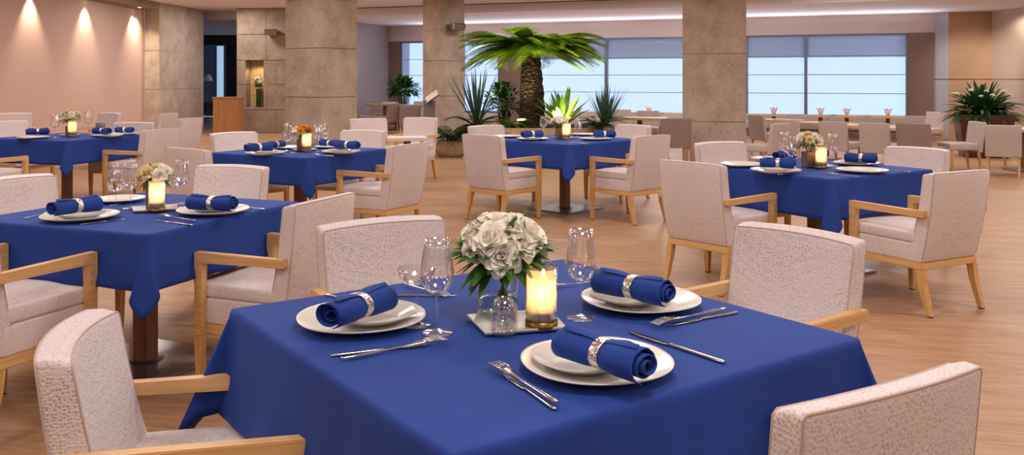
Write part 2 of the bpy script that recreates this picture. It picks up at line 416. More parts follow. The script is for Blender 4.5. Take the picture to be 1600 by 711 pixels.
# niche wall
y0 = 20.9
def X_(u, Y=y0): return (u-800)*Y/FPX
nz0, nz1 = HC-(168-VH)*y0/FPX, HC-(94-VH)*y0/FPX
xl, xr = X_(370), X_(470); na, nb = X_(383.5), X_(412)
bm = BM()
zs = [0, .55, 1.15, 1.72, 2.33, ZC]
for z0, z1 in zip(zs, zs[1:]):
    segs = [(xl, nb+.06 if z0 != 1.15 and z0 != 0 else nb+.3), (nb+.06 if z0 != 1.15 and z0 != 0 else nb+.3, xr)]
    for a, b in segs:
        z0_, z1_ = z0+.006, z1-.006
        if a < nb and z1_ > nz0 and z0_ < nz1:          # cut the niche out of the blocks
            lo, hi = max(z0_, nz0), min(z1_, nz1)
            box(bm, ((a+na)/2, y0+.2, (z0_+z1_)/2), ((na-a)/2, .2, (z1_-z0_)/2))
            if b > nb: box(bm, ((nb+b-.006)/2, y0+.2, (z0_+z1_)/2), ((b-.006-nb)/2, .2, (z1_-z0_)/2))
            if lo > z0_: box(bm, ((na+nb)/2, y0+.2, (z0_+lo)/2), ((nb-na)/2, .2, (lo-z0_)/2))
            if hi < z1_: box(bm, ((na+nb)/2, y0+.2, (hi+z1_)/2), ((nb-na)/2, .2, (z1_-hi)/2))
        else:
            box(bm, ((a+b-.006)/2, y0+.2, (z0_+z1_)/2), ((b-a-.006)/2, .2, (z1_-z0_)/2))
struct('wall_niche', bm, 'stoned')
bm = BM(); box(bm, ((xl+xr)/2, y0+.43, ZC/2), ((xr-xl)/2, .03, ZC/2)); struct('wall_niche_back', bm, 'tanstone')
pillar_sq('wall_pillar_right', (1116.5-800)/FPX*14.15, 14.15, .96, -.24, (.62, 1.67, 2.72))
pillar_sq('wall_pillar_middle', (693-800)/FPX*18.9, 18.9, .64, math.radians(37), (.92, 1.66, 2.3))
pillar_sq('wall_pillar_left', (502.5-800)/FPX*13.0, 13.0, .725, math.radians(45+12), (.35, 1.02, 1.72, 2.42))
# beyond the opening on the left
bm = BM(); box(bm, (-9.5, 30.2, ZC/2), (6, .1, ZC/2)); struct('wall_far', bm, 'darkbrown')
yf = 30.0
bm = BM(); box(bm, ((X_(320, yf)+X_(353, yf))/2, yf, 1.45), ((X_(353, yf)-X_(320, yf))/2, .05, .98)); w5 = struct('window_5', bm, 'frame')
bm = BM(); box(bm, (X_(325, yf), yf-.06, 1.45), (.2, .01, .94)); obj('blind', bm, m_plain('blue_grey_drape', srgb(120, 140, 175), .8), w5, False)
bm = BM(); box(bm, (X_(345, yf), yf-.06, 1.45), (.11, .01, .94)); obj('lit_pane', bm, m_emit('daylit_pane', (.42, .66, .95, 1), .8), w5, False)
bm = BM(); box(bm, (-12.9, 26, ZC/2), (.1, 5, ZC/2)); struct('wall_left_far', bm, 'beige')
bm = BM(); box(bm, (-10.6, 21.4, ZC/2), (2.2, .1, ZC/2)); struct('wall_left_return', bm, 'beige')

# ------------------------------------------------------------------ armchair
BH, BZ0, BZ1 = .228, .275, .755
def bdef(q):                                            # shape of the reclined, softly curved back
    x, y, z = q; t = (z-BZ0)/(BZ1-BZ0)
    k = x/BH
    y2 = -.185 + (y)*(1.12-.3*t) - .098*t - .03*(1-k*k)*t - .012*math.sin(PI*t)
    return (x*(.955+.045*t), y2, z + .006*(1-k*k)*t - (0.008*t if y > 0 else 0))
def make_armchair():
    t = thing('armchair', '', 'chair')
    bm = BM(); rbox(bm, (0, 0, (BZ0+BZ1)/2), (BH, .045, (BZ1-BZ0)/2), .014, (12, 2, 12), bdef); obj('backrest', bm, 'fabric', t)
    bm = BM(); e = .041
    for yy in (-e, e):
        pts = [(-BH+.003, yy, BZ0+.02+(BZ1-BZ0-.03)*i/10) for i in range(11)]+[(-BH+.01+(2*BH-.02)*i/14, yy, BZ1-.003) for i in range(15)]+[(BH-.003, yy, BZ1-.01-(BZ1-BZ0-.03)*i/10) for i in range(11)]
        tube(bm, [bdef(p) for p in pts], .0026, 6)
    obj('piping', bm, 'piping', t)
    def sdef(q):
        x, y, z = q; k = 1-(x/.222)**2
        return (x, y+.03*k*max(0, (y+.2)/.46), z+(.012*k*(1-((y-.03)/.26)**2) if z > .40 else 0))
    bm = BM(); rbox(bm, (0, .03, .325), (.221, .24, .05), .010, (8, 8, 2), sdef); obj('seat_base', bm, 'fabric', t)
    bm = BM(); rbox(bm, (0, .033, .403), (.221, .244, .028), .016, (10, 10, 2), sdef); obj('seat_cushion', bm, 'fabric', t)
    bm = BM()
    prism(bm, [(-.222, -.238), (.222, -.238), (.222, .235), (-.222, .235)], 'z', .238, .276, .004)
    obj('seat_rail', bm, 'oak', t, False)
    for s in (-1, 1):
        bm = BM()
        prism(bm, [(-.275, .522), (-.275, .555), (.235, .557), (.235, .236), (.197, .236), (.193, .520)], 'x', s*.222, s*.260, .003)
        obj('armrest', bm, 'oak', t, False)
        bm = BM(); loft(bm, [rect((s*.240, .212, .006), .014, .015), rect((s*.240, .214, .12), .017, .018), rect((s*.241, .215, .236), .019, .020)])
        lg = obj('leg', bm, 'oakv', t, False)
        bm = BM(); loft(bm, [rect((s*.240, .212, 0), .012, .013), rect((s*.240, .212, .006), .012, .013)]); obj('glide', bm, 'dark', lg, False)
        bm = BM(); loft(bm, [rect((s*.205, -.278, .006), .014, .015), rect((s*.205, -.258, .07), .0155, .018), rect((s*.205, -.230, .16), .018, .021), rect((s*.204, -.218, .238), .019, .024)])
        lg = obj('leg', bm, 'oakv', t, False)
        bm = BM(); loft(bm, [rect((s*.205, -.279, 0), .012, .013), rect((s*.205, -.278, .006), .012, .013)]); obj('glide', bm, 'dark', lg, False)
    return t
CH = dict(
 A=(-.68, 2.04, 12, 'pebbled beige armchair with oak arms at the lower left, beside the front table', 'front'),
 B=(-0.316, 2.917, -58.5, 'beige armchair behind the front table with its dotted backrest left of the flowers', 'front'),
 C=(0.726, 2.787, -143.2, 'dotted beige armchair behind the front table at its right corner, oak arm showing', 'front'),
 D=(0.451, 1.545, 120.4, 'pebbled beige armchair in the near right corner, seen from behind', 'front'),
 E=(2.315, 5.108, 116.9, 'pale armchair at the right table seen from behind, flared back legs clear on the planks', 'right'),
 F=(1.305, 5.574, 40.7, 'pale armchair on the left side of the right table, seen from behind', 'right'),
 G=(1.775, 6.804, -65.3, 'pale armchair behind the right table in front of the stone pillar', 'right'),
 H=(2.74, 6.328, -143.7, 'low-looking pale armchair back behind the right corner of the right table', 'right'),
 I=(-0.077, 8.177, 48.5, 'pale armchair at the left of the table before the palm, facing away', 'palm'),
 J=(1.059, 8.113, 131.2, 'pale armchair at the right of the table before the palm, facing away', 'palm'),
 K=(-0.093, 9.36, -48, 'pale armchair behind the palm-side table, left of its flowers', 'palm'),
 L=(1.118, 9.486, -137.8, 'pale armchair behind the palm-side table, right of its flowers', 'palm'),
 M=(-1.042, 7.006, 149.6, 'oak-armed pale armchair at the right side of the table before the big left pillar', 'pillar'),
 N=(-2.191, 6.654, 54.8, 'pale armchair at the left of the table before the big left pillar, seen from behind', 'pillar'),
 O=(-2.408, 8.158, -41.4, 'pale armchair facing us behind the pillar-side table, at its left', 'pillar'),
 P=(-1.545, 8.416, -108.4, 'pale armchair facing us behind the pillar-side table, right of its candle', 'pillar'),
 Q=(-1.009, 3.741, 158.3, 'beige armchair with oak arms at the right side of the middle left table', 'midleft'),
 R=(-1.923, 3.354, 68.8, 'beige armchair cut by the left edge at the middle left table, oak arm showing', 'midleft'),
 S=(-2.313, 4.429, -25, 'beige dotted backrest at the left edge behind the middle left table', 'midleft'),
 T=(-1.717, 4.881, -109.2, 'beige armchair facing us behind the middle left table, at its right', 'midleft'),
 U=(-3.774, 8.997, 156.1, 'pale armchair at the right of the far left table, its back to the pillar side', 'farleft'),
 V=(-4.795, 8.069, 70, 'pale armchair at the left edge before the far left table, oak arm in view', 'farleft'),
 W=(-4.379, 9.953, -92.1, 'pale armchair facing us behind the far left table, right of its flowers', 'farleft'),
 X=(-5.75, 10.4, -30, 'pale armchair back at the left edge behind the far left table', 'farleft'),
 Y1=(-1.72, 10.95, -70, 'white armchair back peeping over the pillar-side table chair, near the menu stand', 'menu'),
 Y2=(-1.28, 11.25, -110, 'white armchair back behind the little white table by the menu stand', 'menu'),
 Z1=(-7.15, 12.75, -60, 'white armchair at the left edge against the rose wall', 'wall'),
 Z2=(-6.1, 12.9, -120, 'white armchair against the rose wall, behind the grey cup', 'wall'),
 Z3=(-5.3, 13.0, 175, 'white armchair between the far left table and the left stone pier', 'wall'),
 Z4=(-4.42, 11.5, 165, 'white armchair turned sideways in front of the left stone pier', 'wall'),
)
first = None
SC_ = dict(A=(.92, 1.02, .955), D=(.92, .80, 1.09), Q=(.97, .84, 1.05), R=(.99, .86, 1.10), M=(1, .98, 1.03))
for k, (x, y, a, lab, g) in CH.items():
    rz = math.radians(a-90)
    if first is None:
        first = make_armchair(); first.location = (x, y, 0); first.rotation_euler = (0, 0, rz); first['label'] = lab; first['group'] = 'pale upholstered armchairs'; rt_ = first
    else: rt_ = dup(first, lab, (x, y, 0), rz)
    rt_.scale = SC_.get(k, (1.03, .98, 1.03))

# ------------------------------------------------------------------ tables and cloths
TB = {  # centre x, y, rotation, side, drop, phrase
 'front': (.036, 2.159, -9.8, 1.08, .27, 'front table'),
 'right': (2.035, 5.948, -11.8, 1.02, .25, 'right table'),
 'palm': (.52, 8.728, -.1, 1.05, .24, 'table before the palm'),
 'pillar': (-1.748, 7.322, 17.1, .99, .22, 'table before the left pillar'),
 'midleft': (-1.656, 4.006, 23.2, .96, .22, 'middle left table'),
 'farleft': (-4.576, 9.117, 26.3, 1.01, .24, 'far left table'),
}
def cloth_bm(S, D, seed):
    rnd = random.Random(seed); bm = BM(); h = S/2; nt_ = 16
    rows = [0, .004, .010, .02, .04]+[.04+(D-.04)*i/8 for i in range(1, 9)]
    def zr(rho):                                       # small rounding over the table edge
        if rho < .02:
            a = rho/.02*PI/2; return .012*math.sin(a), -.012*(1-math.cos(a))
        return .012, -(rho-.008)
    cols = []; inner = []
    C = [(-h, -h), (h, -h), (h, h), (-h, h)]; E = [(0, -1), (1, 0), (0, 1), (-1, 0)]
    wv = [rnd.uniform(0, 6) for _ in range(8)]
    for s in range(4):
        p0, p1 = Vector(C[s]), Vector(C[(s+1) % 4]); n = Vector(E[s])
        for i in range(nt_+1):
            p = p0.lerp(p1, i/nt_); k = math.sin(PI*i/nt_); col = []
            for r in rows:
                o, z = zr(r)
                wob = (.010*math.sin(i*.8+wv[s])+.007*math.sin(i*1.7+wv[s+4]))*k*(r/D)
                fl = .03*(r/D)*(r/D)
                q = p+n*(o+wob+fl); col.append((q.x, q.y, z))
            cols.append(col)
        c = p1; e1 = n; e2 = Vector(E[(s+1) % 4]); g = (e1+e2).normalized(); l = (e2-e1).normalized()
        asym = rnd.uniform(-.10, .10); K = 14
        for k_ in range(1, K):
            f = k_/K; an = f*PI/2; mx = 1/max(math.cos(an), math.sin(an))*(1+.10*math.sin(PI*f)); col = []
            for r in rows:
                rr = r*mx; o, z = zr(min(r, .02))
                be = .36*math.sin(PI*f)**.7; la = -.20*math.sin(2*PI*f)+asym*math.sin(PI*f)
                q = c+(e1*(1-f)+e2*f).normalized()*(o*(1-.3*math.sin(PI*f)))
                if r > .02:
                    rd = (r-.02)*mx; cs = math.sqrt(max(.2, 1-be*be-la*la))
                    q = q+g*(rd*be)+l*(rd*la)+(e1*(1-f)+e2*f)*(.03*(r/D)**2*(1-math.sin(PI*f))); z = -.012-rd*cs
                col.append((q.x, q.y, z))
            cols.append(col)
    V = [[bm.verts.new(p) for p in c] for c in cols]; N = len(V)
    for i in range(N):
        a, b = V[i], V[(i+1) % N]
        for j in range(len(rows)-1):
            try: bm.faces.new((a[j], b[j], b[j+1], a[j+1]))
            except ValueError: pass
    # top: concentric rings
    prev = [v[0] for v in V]
    for s_ in (.97, .8, .5, .2):
        cur = [bm.verts.new((v[0].co.x*s_, v[0].co.y*s_, 0)) for v in V]
        for i in range(N): bm.faces.new((prev[i], prev[(i+1) % N], cur[(i+1) % N], cur[i]))
        prev = cur
    c = bm.verts.new((0, 0, 0))
    for i in range(N): bm.faces.new((prev[i], prev[(i+1) % N], c))
    bmesh.ops.remove_doubles(bm, verts=bm.verts, dist=.00005)
    return bm
ZT = .692; KS = 1.112
for i, (k, (x, y, a, S, D, ph)) in enumerate(TB.items()):
    rz = math.radians(a+45)
    rz = math.radians(a+45)
    t = thing('dining_table', 'square table under blue cloth, wooden post on steel plate, the '+ph, 'table', (x, y, 0), rz, 'square dining tables')
    bm = BM(); box(bm, (0, 0, .670), (S/2-.004, S/2-.004, .018), bev=.004); obj('tabletop', bm, 'dwood', t, False)
    bm = BM(); loft(bm, [rect((0, 0, .018), .04, .04), rect((0, 0, .652), .04, .04)]); obj('post', bm, 'dwood', t, False)
    bm = BM(); box(bm, (0, 0, .008), (.27, .27, .008), bev=.003); lathe(bm, [(.08, .016), (.06, .024), (0, .024)], 24); obj('base_plate', bm, 'plate_steel', t, False)
    o = obj('tablecloth', cloth_bm(S, D, i+3), 'cloth', loc=(x, y, ZT)); o.rotation_euler = (0, 0, rz)
    sm = o.modifiers.new('thickness', 'SOLIDIFY'); sm.thickness = .0016; sm.offset = -1
    tag(o, 'royal blue square cloth draped over the '+ph, 'tablecloth', 'blue tablecloths')
ZI = ZT+.0008

# ------------------------------------------------------------------ tableware
def make_plate(r, name, mat, lab):
    bm = BM()
    lathe(bm, [(0, .004), (r*.55, .0035), (r*.62, .005), (r*.78, .012), (r*.97, .0195), (r, .0205), (r*.995, .0175), (r*.8, .009), (r*.64, .001), (r*.58, 0), (0, 0)], 56, sq=.012)
    return tag(obj(name, bm, mat), lab, 'plate')
PL = make_plate(.14, 'dinner_plate', 'porcelain', ''); PS = make_plate(.094, 'side_plate', 'porcelain2', '')
used = {'PL': 0, 'PS': 0}
def napkin_bm(L=.185, R=.029):
    bm = BM(); n = 70; T = 2.7; th = .0022; m = 16
    rows = []
    for j in range(m+1):
        s = -L/2+L*j/m; k = 1-.16*math.exp(-(s/.022)**2)+.10*(abs(s)/(L/2))**2; row = []
        for side in (1, -1):
            rr = []
            for i in range(n+1):
                a = i/n*T*2*PI; r = (.006+(R-.006)*(i/n)**.8)*k + side*th*.5
                sh = .004*(i/n)*math.sin(3*s/L+1) if i > n*.8 else 0
                rr.append((s+(.006*math.sin(a*.35) if abs(j-m/2) == m/2 else 0), (r+sh)*1.12*math.cos(a), (r+sh)*.88*math.sin(a)))
            row.append(rr)
        rows.append(row)
    V = [[[bm.verts.new(p) for p in r] for r in row] for row in rows]
    for j in range(m):
        for i in range(n):
            for s in (0, 1): bm.faces.new((V[j][s][i], V[j][s][i+1], V[j+1][s][i+1], V[j+1][s][i]))
        bm.faces.new((V[j][0][n], V[j][1][n], V[j+1][1][n], V[j+1][0][n])); bm.faces.new((V[j][0][0], V[j][1][0], V[j+1][1][0], V[j+1][0][0]))
    for j in (0, m):
        for i in range(n): bm.faces.new((V[j][0][i], V[j][0][i+1], V[j][1][i+1], V[j][1][i]))
    # loose flap folded over the roll
    fl = [(-L*.46, .2), (-L*.1, .95), (L*.1, .9), (L*.44, .35)]
    A = []; B = []
    for i in range(13):
        f = i/12; s = -L*.46+L*.9*f; k = 1-.16*math.exp(-(s/.022)**2)+.10*(abs(s)/(L/2))**2
        w_ = .25+.75*math.sin(PI*min(1, f*1.05))
        pr = []
        for q in range(6):
            a = PI*.62-w_*.95*q/5; r = R*k+.0035+.004*(q/5)*abs(2*f-1)
            pr.append((s, r*1.12*math.cos(a), r*.88*math.sin(a)))
        A.append([bm.verts.new(p) for p in pr]); B.append([bm.verts.new((p[0], p[1]*.95, p[2]*.95)) for p in pr])
    for i in range(12):
        for q in range(5):
            bm.faces.new((A[i][q], A[i][q+1], A[i+1][q+1], A[i+1][q])); bm.faces.new((B[i][q], B[i][q+1], B[i+1][q+1], B[i+1][q]))
        bm.faces.new((A[i][5], B[i][5], B[i+1][5], A[i+1][5]))
    return bm
NAP = tag(obj('napkin', napkin_bm(), 'cloth'), '', 'napkin')
def m_ring():
    t = NT('embossed_silver')
    v = t.n('TexVoronoi', {'Vector': t.coord(), 'Scale': 220.0}); b = t.n('Bump', {'Height': v.outputs['Distance'], 'Strength': .6, 'Distance': .002})
    return t.done(t.n('BsdfPrincipled', {'Base Color': srgb(232, 226, 216), 'Metallic': 1.0, 'Roughness': .22, 'Normal': b.outputs[0]}).outputs[0])
bm = BM(); R0 = .0285
prof = [(-.010, R0), (-.0105, R0+.0013), (-.008, R0+.0022), (.008, R0+.0022), (.0105, R0+.0013), (.010, R0), (-.010, R0)]
rr = []
for s, r in prof: rr.append([bm.verts.new((s, r*1.12*math.cos(2*PI*i/40), r*.88*math.sin(2*PI*i/40))) for i in range(40)])
for a, b in zip(rr, rr[1:]):
    for i in range(40): bm.faces.new((a[i], a[(i+1) % 40], b[(i+1) % 40], b[i]))
RING = tag(obj('napkin_ring', bm, m_ring()), '', 'napkin ring')
protos_used = set(); NOSC = []
def put(proto, label, loc, rz=0.0, group=None, rot=None, scale=None):
    if proto.name not in protos_used:
        protos_used.add(proto.name); o = proto; o['label'] = label
    else: o = copy_tree(proto); o['label'] = label
    o.location = loc; o.rotation_euler = rot if rot else (0, 0, rz)
    if group: o['group'] = group
    o.scale = ((scale or 1)*(1 if proto in NOSC else KS),)*3
    return o
def roll(phr, u0, v0, u1, v1, base, scale=1.0, ring=.5):
    z = base+.029*scale*KS; a = at(u0, v0, z); b = at(u1, v1, z); c = (a+b)/2; rz = math.atan2(b.y-a.y, b.x-a.x)
    put(NAP, 'blue rolled napkin '+phr, (c.x, c.y, z), rz, 'rolled napkins', scale=scale)
    put(RING, 'silver ring round the napkin '+phr, (c.x, c.y, z), rz, 'napkin rings', scale=scale)
def setting(phr, u, v, rl=None, small=None, scale=1.0, z0=None):
    z = ZI if z0 is None else z0
    c = at(u, v, z+.018); c.z = z
    put(PL, 'large white dinner plate '+phr, c, .3, 'dinner plates', scale=scale)
    if small is not None:
        s = at(small[0], small[1], z+.02) if small != 'c' else c.copy(); s.z = z+.0085*scale*KS
        d = Vector((s.x-c.x, s.y-c.y, 0))
        if d.length > .028: s = c+d*(.028/d.length); s.z = z+.0085*scale*KS
        put(PS, 'smaller grey-white plate stacked '+phr, s, .5, 'side plates', scale=scale)
        z = s.z
    if rl: roll(phr, *rl, z+.0185*scale*KS, scale)

# cutlery
def knife_bm():
    bm = BM(); L = .225
    xs = [(0, .0035), (.004, .0055), (.03, .0058), (.10, .0048), (.118, .0038), (.125, .0075), (.15, .0090), (.19, .0085), (.215, .005), (.225, .0006)]
    secs = []
    for x, h in xs:
        t = .0030 if x < .12 else .0008
        secs.append([(x-L/2, -h*(.6 if x > .12 else 1), -t*.0), (x-L/2, -h*.5, t), (x-L/2, h*.5, t), (x-L/2, h, 0), (x-L/2, h*.5, -t*.6), (x-L/2, -h*.5, -t*.6)])
    loft(bm, secs); return bm
def fork_bm():
    bm = BM(); L = .20
    zf = lambda x: .0015+.009*max(0, (x-.11)/.09)*math.sin(max(0, min(1, (x-.11)/.09))*PI)+.002
    xs = [(0, .003), (.004, .0062), (.03, .0058), (.08, .0032), (.125, .0030), (.138, .008), (.148, .0115), (.156, .0118)]
    secs = []
    for x, h in xs:
        z = zf(x); t = .0016; secs.append([(x-L/2, -h, z), (x-L/2, -h*.5, z+t), (x-L/2, h*.5, z+t), (x-L/2, h, z), (x-L/2, h*.5, z-t*.6), (x-L/2, -h*.5, z-t*.6)])
    loft(bm, secs)
    for i in range(4):
        yy = -.0092+.00613*i; s2 = []
        for q in range(5):
            x = .155+.045*q/4; z = zf(min(x, .1999)); w_ = .0017*(1-.35*q/4); s2.append([(x-L/2, yy-w_, z-.0006), (x-L/2, yy+w_, z-.0006), (x-L/2, yy+w_, z+.0009), (x-L/2, yy-w_, z+.0009)])
        loft(bm, s2)
    return bm
KN = tag(obj('table_knife', knife_bm(), 'steel'), '', 'knife'); FK = tag(obj('table_fork', fork_bm(), 'steel'), '', 'fork')
def cut(proto, what, phr, u0, v0, u1, v1, lift=0.0):   # handle end -> working end
    a = at(u0, v0, ZI+.002); b = at(u1, v1, ZI+.002); c = (a+b)/2
    put(proto, what+' '+phr, (c.x, c.y, ZI+.0024+lift), math.atan2(b.y-a.y, b.x-a.x), 'cutlery', scale=min(1.15, max(.75, (b-a).length/KS/(.225 if proto is KN else .20))))

# stemware
def glass_thing(name, bowl, stem, foot, cat='glass'):
    t = thing(name, '', cat)
    for n_, p in (('bowl', bowl), ('stem', stem), ('foot', foot)):
        bm = BM(); lathe(bm, p, 36); obj(n_, bm, 'glass', t)
    return t
WG = glass_thing('wine_glass', [(.0035, .078), (.014, .084), (.027, .094), (.0345, .112), (.036, .126), (.033, .150), (.0285, .178), (.0265, .197), (.0255, .197), (.0275, .178), (.032, .150), (.035, .126), (.0335, .112), (.026, .0955), (.013, .0855), (0, .082)],
    [(.0035, .008), (.0026, .02), (.0024, .045), (.0028, .068), (.0038, .079)], [(0, 0), (.032, 0), (.033, .001), (.031, .0022), (.012, .004), (.0045, .009), (0, .009)])
CG = glass_thing('coupe_glass', [(.003, .082), (.018, .086), (.034, .098), (.041, .118), (.040, .118), (.033, .099), (.017, .0875), (0, .084)],
    [(.0032, .006), (.0024, .02), (.0024, .06), (.003, .083)], [(0, 0), (.029, 0), (.030, .001), (.012, .003), (.004, .007), (0, .007)])
CF = glass_thing('carafe_glass', [(.0035, .055), (.02, .060), (.031, .075), (.034, .092), (.028, .112), (.015, .132), (.0115, .150), (.014, .168), (.0133, .168), (.0106, .150), (.0141, .132), (.027, .112), (.033, .092), (.030, .076), (.019, .0615), (0, .058)],
    [(.0035, .006), (.0028, .02), (.0032, .056)], [(0, 0), (.028, 0), (.029, .001), (.012, .003), (.004, .007), (0, .007)])
def glassat(proto, what, phr, u, v, scale=1.0):
    c = at(u, v, ZI); put(proto, what+' '+phr, c, random.random()*6, 'stemware', scale=scale)

# candle in a glass cylinder
def make_candle(r=.034, h=.128, light=True):
    t = thing('candle_jar', '', 'candle')
    bm = BM(); lathe(bm, [(0, .0), (r, .0), (r, h), (r-.0015, h), (r-.0015, .003), (0, .003)], 40); obj('glass_cylinder', bm, 'glass', t)
    bm = BM(); lathe(bm, [(r-.0022, .012), (r-.0022, h*.96)], 40); obj('frosted_lining', bm, 'frost', t)
    bm = BM(); lathe(bm, [(r+.0006, .0005), (r+.0006, .014), (r-.0001, .014), (r-.0001, .0005), (r+.0006, .0005)], 40); obj('brass_foot', bm, 'brass', t)
    ri = r-.006
    bm = BM(); lathe(bm, [(0, .0035), (ri, .0035), (ri, h*.30), (ri-.003, h*.315), (ri-.006, h*.30), (ri*.4, h*.29), (0, h*.285)], 40); wx = obj('wax', bm, 'wax', t)
    bm = BM(); tube(bm, [(0, 0, h*.28), (.0005, 0, h*.46)], .0008, 6); obj('wick', bm, 'wick', wx)
    bm = BM(); lathe(bm, [(0, 0), (.0030, .004), (.0046, .010), (.0036, .019), (.0014, .029), (0, .034)], 16, (0, 0, h*.44)); obj('flame', bm, 'flame', wx)
    ld = bpy.data.lights.new('candle_light', 'POINT'); ld.energy = .62; ld.color = (1, .66, .34); ld.shadow_soft_size = .008
    lo = bpy.data.objects.new('candle_light', ld); COL.objects.link(lo); lo.parent = t; lo.location = (0, 0, h*.60)
    return t
CD = make_candle()
# flowers
def petal(bm, M4, w_, l_, cup, curl, n=6, m=6):
    g = []
    for i in range(n+1):
        f = i/n; r = []
        for j in range(m+1):
            s = (j/m-.5)*2
            wd = w_*math.sin(PI*min(.98, .12+f*.80))**.7
            x = s*wd/2; y = l_*f; z = cup*(s*s)*wd*.6+curl*f*f*l_
            r.append(bm.verts.new(M4 @ Vector((x, y*(1-.06*s*s), z))))
        g.append(r)
    for i in range(n):
        for j in range(m): bm.faces.new((g[i][j], g[i][j+1], g[i+1][j+1], g[i+1][j]))
def bloom_bm(seed, R=.032):
    rnd = random.Random(seed); bm = BM()
    for ring, (n, tilt, ln, w_) in enumerate([(3, 82, .55, .55), (4, 70, .72, .75), (5, 54, .85, .95), (6, 36, 1.0, 1.05), (6, 16, 1.05, 1.1)]):
        for i in range(n):
            a = 2*PI*i/n+ring*.7+rnd.uniform(-.15, .15); tl = math.radians(tilt+rnd.uniform(-6, 6))
            Mx = Matrix.Rotation(a, 4, 'Z') @ Matrix.Translation((0, R*.06*ring, -R*.05*ring)) @ Matrix.Rotation(tl, 4, 'X')
            petal(bm, Mx, R*w_*1.15, R*ln, .5, -.28 if ring > 1 else .1)
    return bm
def leaf_into(bm, base, d, up, L, W, bend=.3, n=5):
    d = d.normalized(); s = d.cross(up)
    if s.length < 1e-4: s = d.orthogonal()
    s.normalize(); nn = s.cross(d)
    pr = None
    for i in range(n+1):
        f = i/n; w_ = W*math.sin(PI*(.06+.94*f))**.8/2 if f < 1 else 0.0002
        c = base+d*(L*f)-Vector((0, 0, 1))*(bend*L*f*f)
        r = [bm.verts.new(c-s*w_+nn*w_*.35), bm.verts.new(c), bm.verts.new(c+s*w_+nn*w_*.35)]
        if pr:
            bm.faces.new((pr[0], pr[1], r[1], r[0])); bm.faces.new((pr[1], pr[2], r[2], r[1]))
        pr = r
BL = {c: [bpy.data.meshes.new('x') for _ in range(0)] for c in ('petal',)}
bmesh_cache = {}
def bloom_obj(parent, mat, seed, loc, nd, R):
    key = (mat, seed % 3)
    if key not in bmesh_cache:
        o = obj('bloom', bloom_bm(seed % 3+11, .032), mat, parent); bmesh_cache[key] = o.data
    else:
        o = bpy.data.objects.new('bloom', bmesh_cache[key]); COL.objects.link(o); o.parent = parent
    o.location = loc; o.rotation_mode = 'QUATERNION'; o.rotation_quaternion = Vector((0, 0, 1)).rotation_difference(nd); o.scale = (R/.032,)*3
def bouquet(label, loc, h, rx, rz_, n, R, mats, zstem, seed, nleaf=60, leafL=.04, stems=True):
    """dome of blooms whose centre is h above loc; stems reach down to zstem above loc"""
    rnd = random.Random(seed); t = thing('bouquet', label, 'flowers', loc); t.scale = (KS,)*3
    for i in range(n):
        f = (i+.5)/n; el = math.asin(1-1.05*f*.98) if f < 1 else 0; az = i*2.39996+seed
        d = Vector((math.cos(az)*math.cos(el), math.sin(az)*math.cos(el), math.sin(el)))
        p = Vector((d.x*rx, d.y*rx, h+d.z*rz_))
        bloom_obj(t, mats[i % len(mats)], i+seed, p, (d+Vector((0, 0, .25))).normalized(), R*rnd.uniform(.8, 1.12))
    bm = BM()
    for i in range(nleaf):
        az = rnd.uniform(0, 2*PI); el = rnd.uniform(-.7, .45) if i % 9 else rnd.uniform(.5, 1.2)
        d = Vector((math.cos(az)*math.cos(el), math.sin(az)*math.cos(el), math.sin(el)))
        p = Vector((d.x*rx*.55, d.y*rx*.55, h-rz_*.15+d.z*rz_*.5))
        leaf_into(bm, p, d, Vector((0, 0, 1)), leafL*rnd.uniform(.7, 1.3)+rx*.35, leafL*.42, .15)
    obj('leaves', bm, 'leaf', t)
    if stems:
        bm = BM()
        for i in range(9):
            a = i*.7; top = Vector((math.cos(a)*rx*.4, math.sin(a)*rx*.4, h-rz_*.3)); bot = Vector((-math.cos(a)*.022, -math.sin(a)*.022, zstem))
            mid = (top+bot)/2+Vector((0, 0, 0)); mid.x *= .3; mid.y *= .3
            tube(bm, [top, mid, bot], [.0022, .0025, .003], 6)
        obj('stems', bm, 'leaf', t)
    return t

# ---- front table
PH = 'on the front table'
setting('at the left corner of the front table', 565, 494, (503, 497, 612, 459), (588, 492))
setting('nearest us on the front table', 932, 563, (876, 532, 1020, 574), (905, 562))
setting('at the back right of the front table', 1001, 466, (932, 438, 1052, 459), (982, 463))
cut(KN, 'silver knife beside the left plate, farther of two,', PH, 517, 556, 668, 538)
cut(FK, 'silver fork beside the left plate, nearer of two,', PH, 533, 563, 700, 533)
cut(FK, 'silver fork with tines up left of the nearest plate', PH, 879, 640, 760, 569, .004)
cut(KN, 'slim silver knife under the fork by the nearest plate', PH, 868, 640, 786, 583)
cut(KN, 'long silver knife right of the nearest plate', PH, 1136, 568, 977, 516)
cut(FK, 'silver fork right of the back right plate', PH, 1140, 484, 1014, 514, .003)
cut(KN, 'silver knife right of the back right plate, nearer,', PH, 1152, 488, 1040, 509)
cut(FK, 'silver fork crossed behind the left wine glass', PH, 632, 446, 700, 467, .003)
cut(KN, 'silver knife crossed behind the left wine glass', PH, 618, 462, 703, 462)
cut(KN, 'silver knife behind the left rolled napkin', PH, 510, 461, 600, 476)
cut(FK, 'silver fork behind the right wine glass', PH, 930, 441, 866, 449)
glassat(WG, 'tall clear wine glass left of the vase', PH, 683, 520, 1.0)
glassat(WG, 'tall clear wine glass right of the candle', PH, 908, 497, 1.0)
glassat(CG, 'shallow clear coupe glass beside the left plate', PH, 651, 508, 1.05)
def tray(label, loc, rz, w_, d_):
    t = tag(obj('serving_tray', BM_tray(w_*KS, d_*KS), 'tray', loc=loc), label, 'tray', 'centre trays'); t.rotation_euler = (0, 0, rz); return t
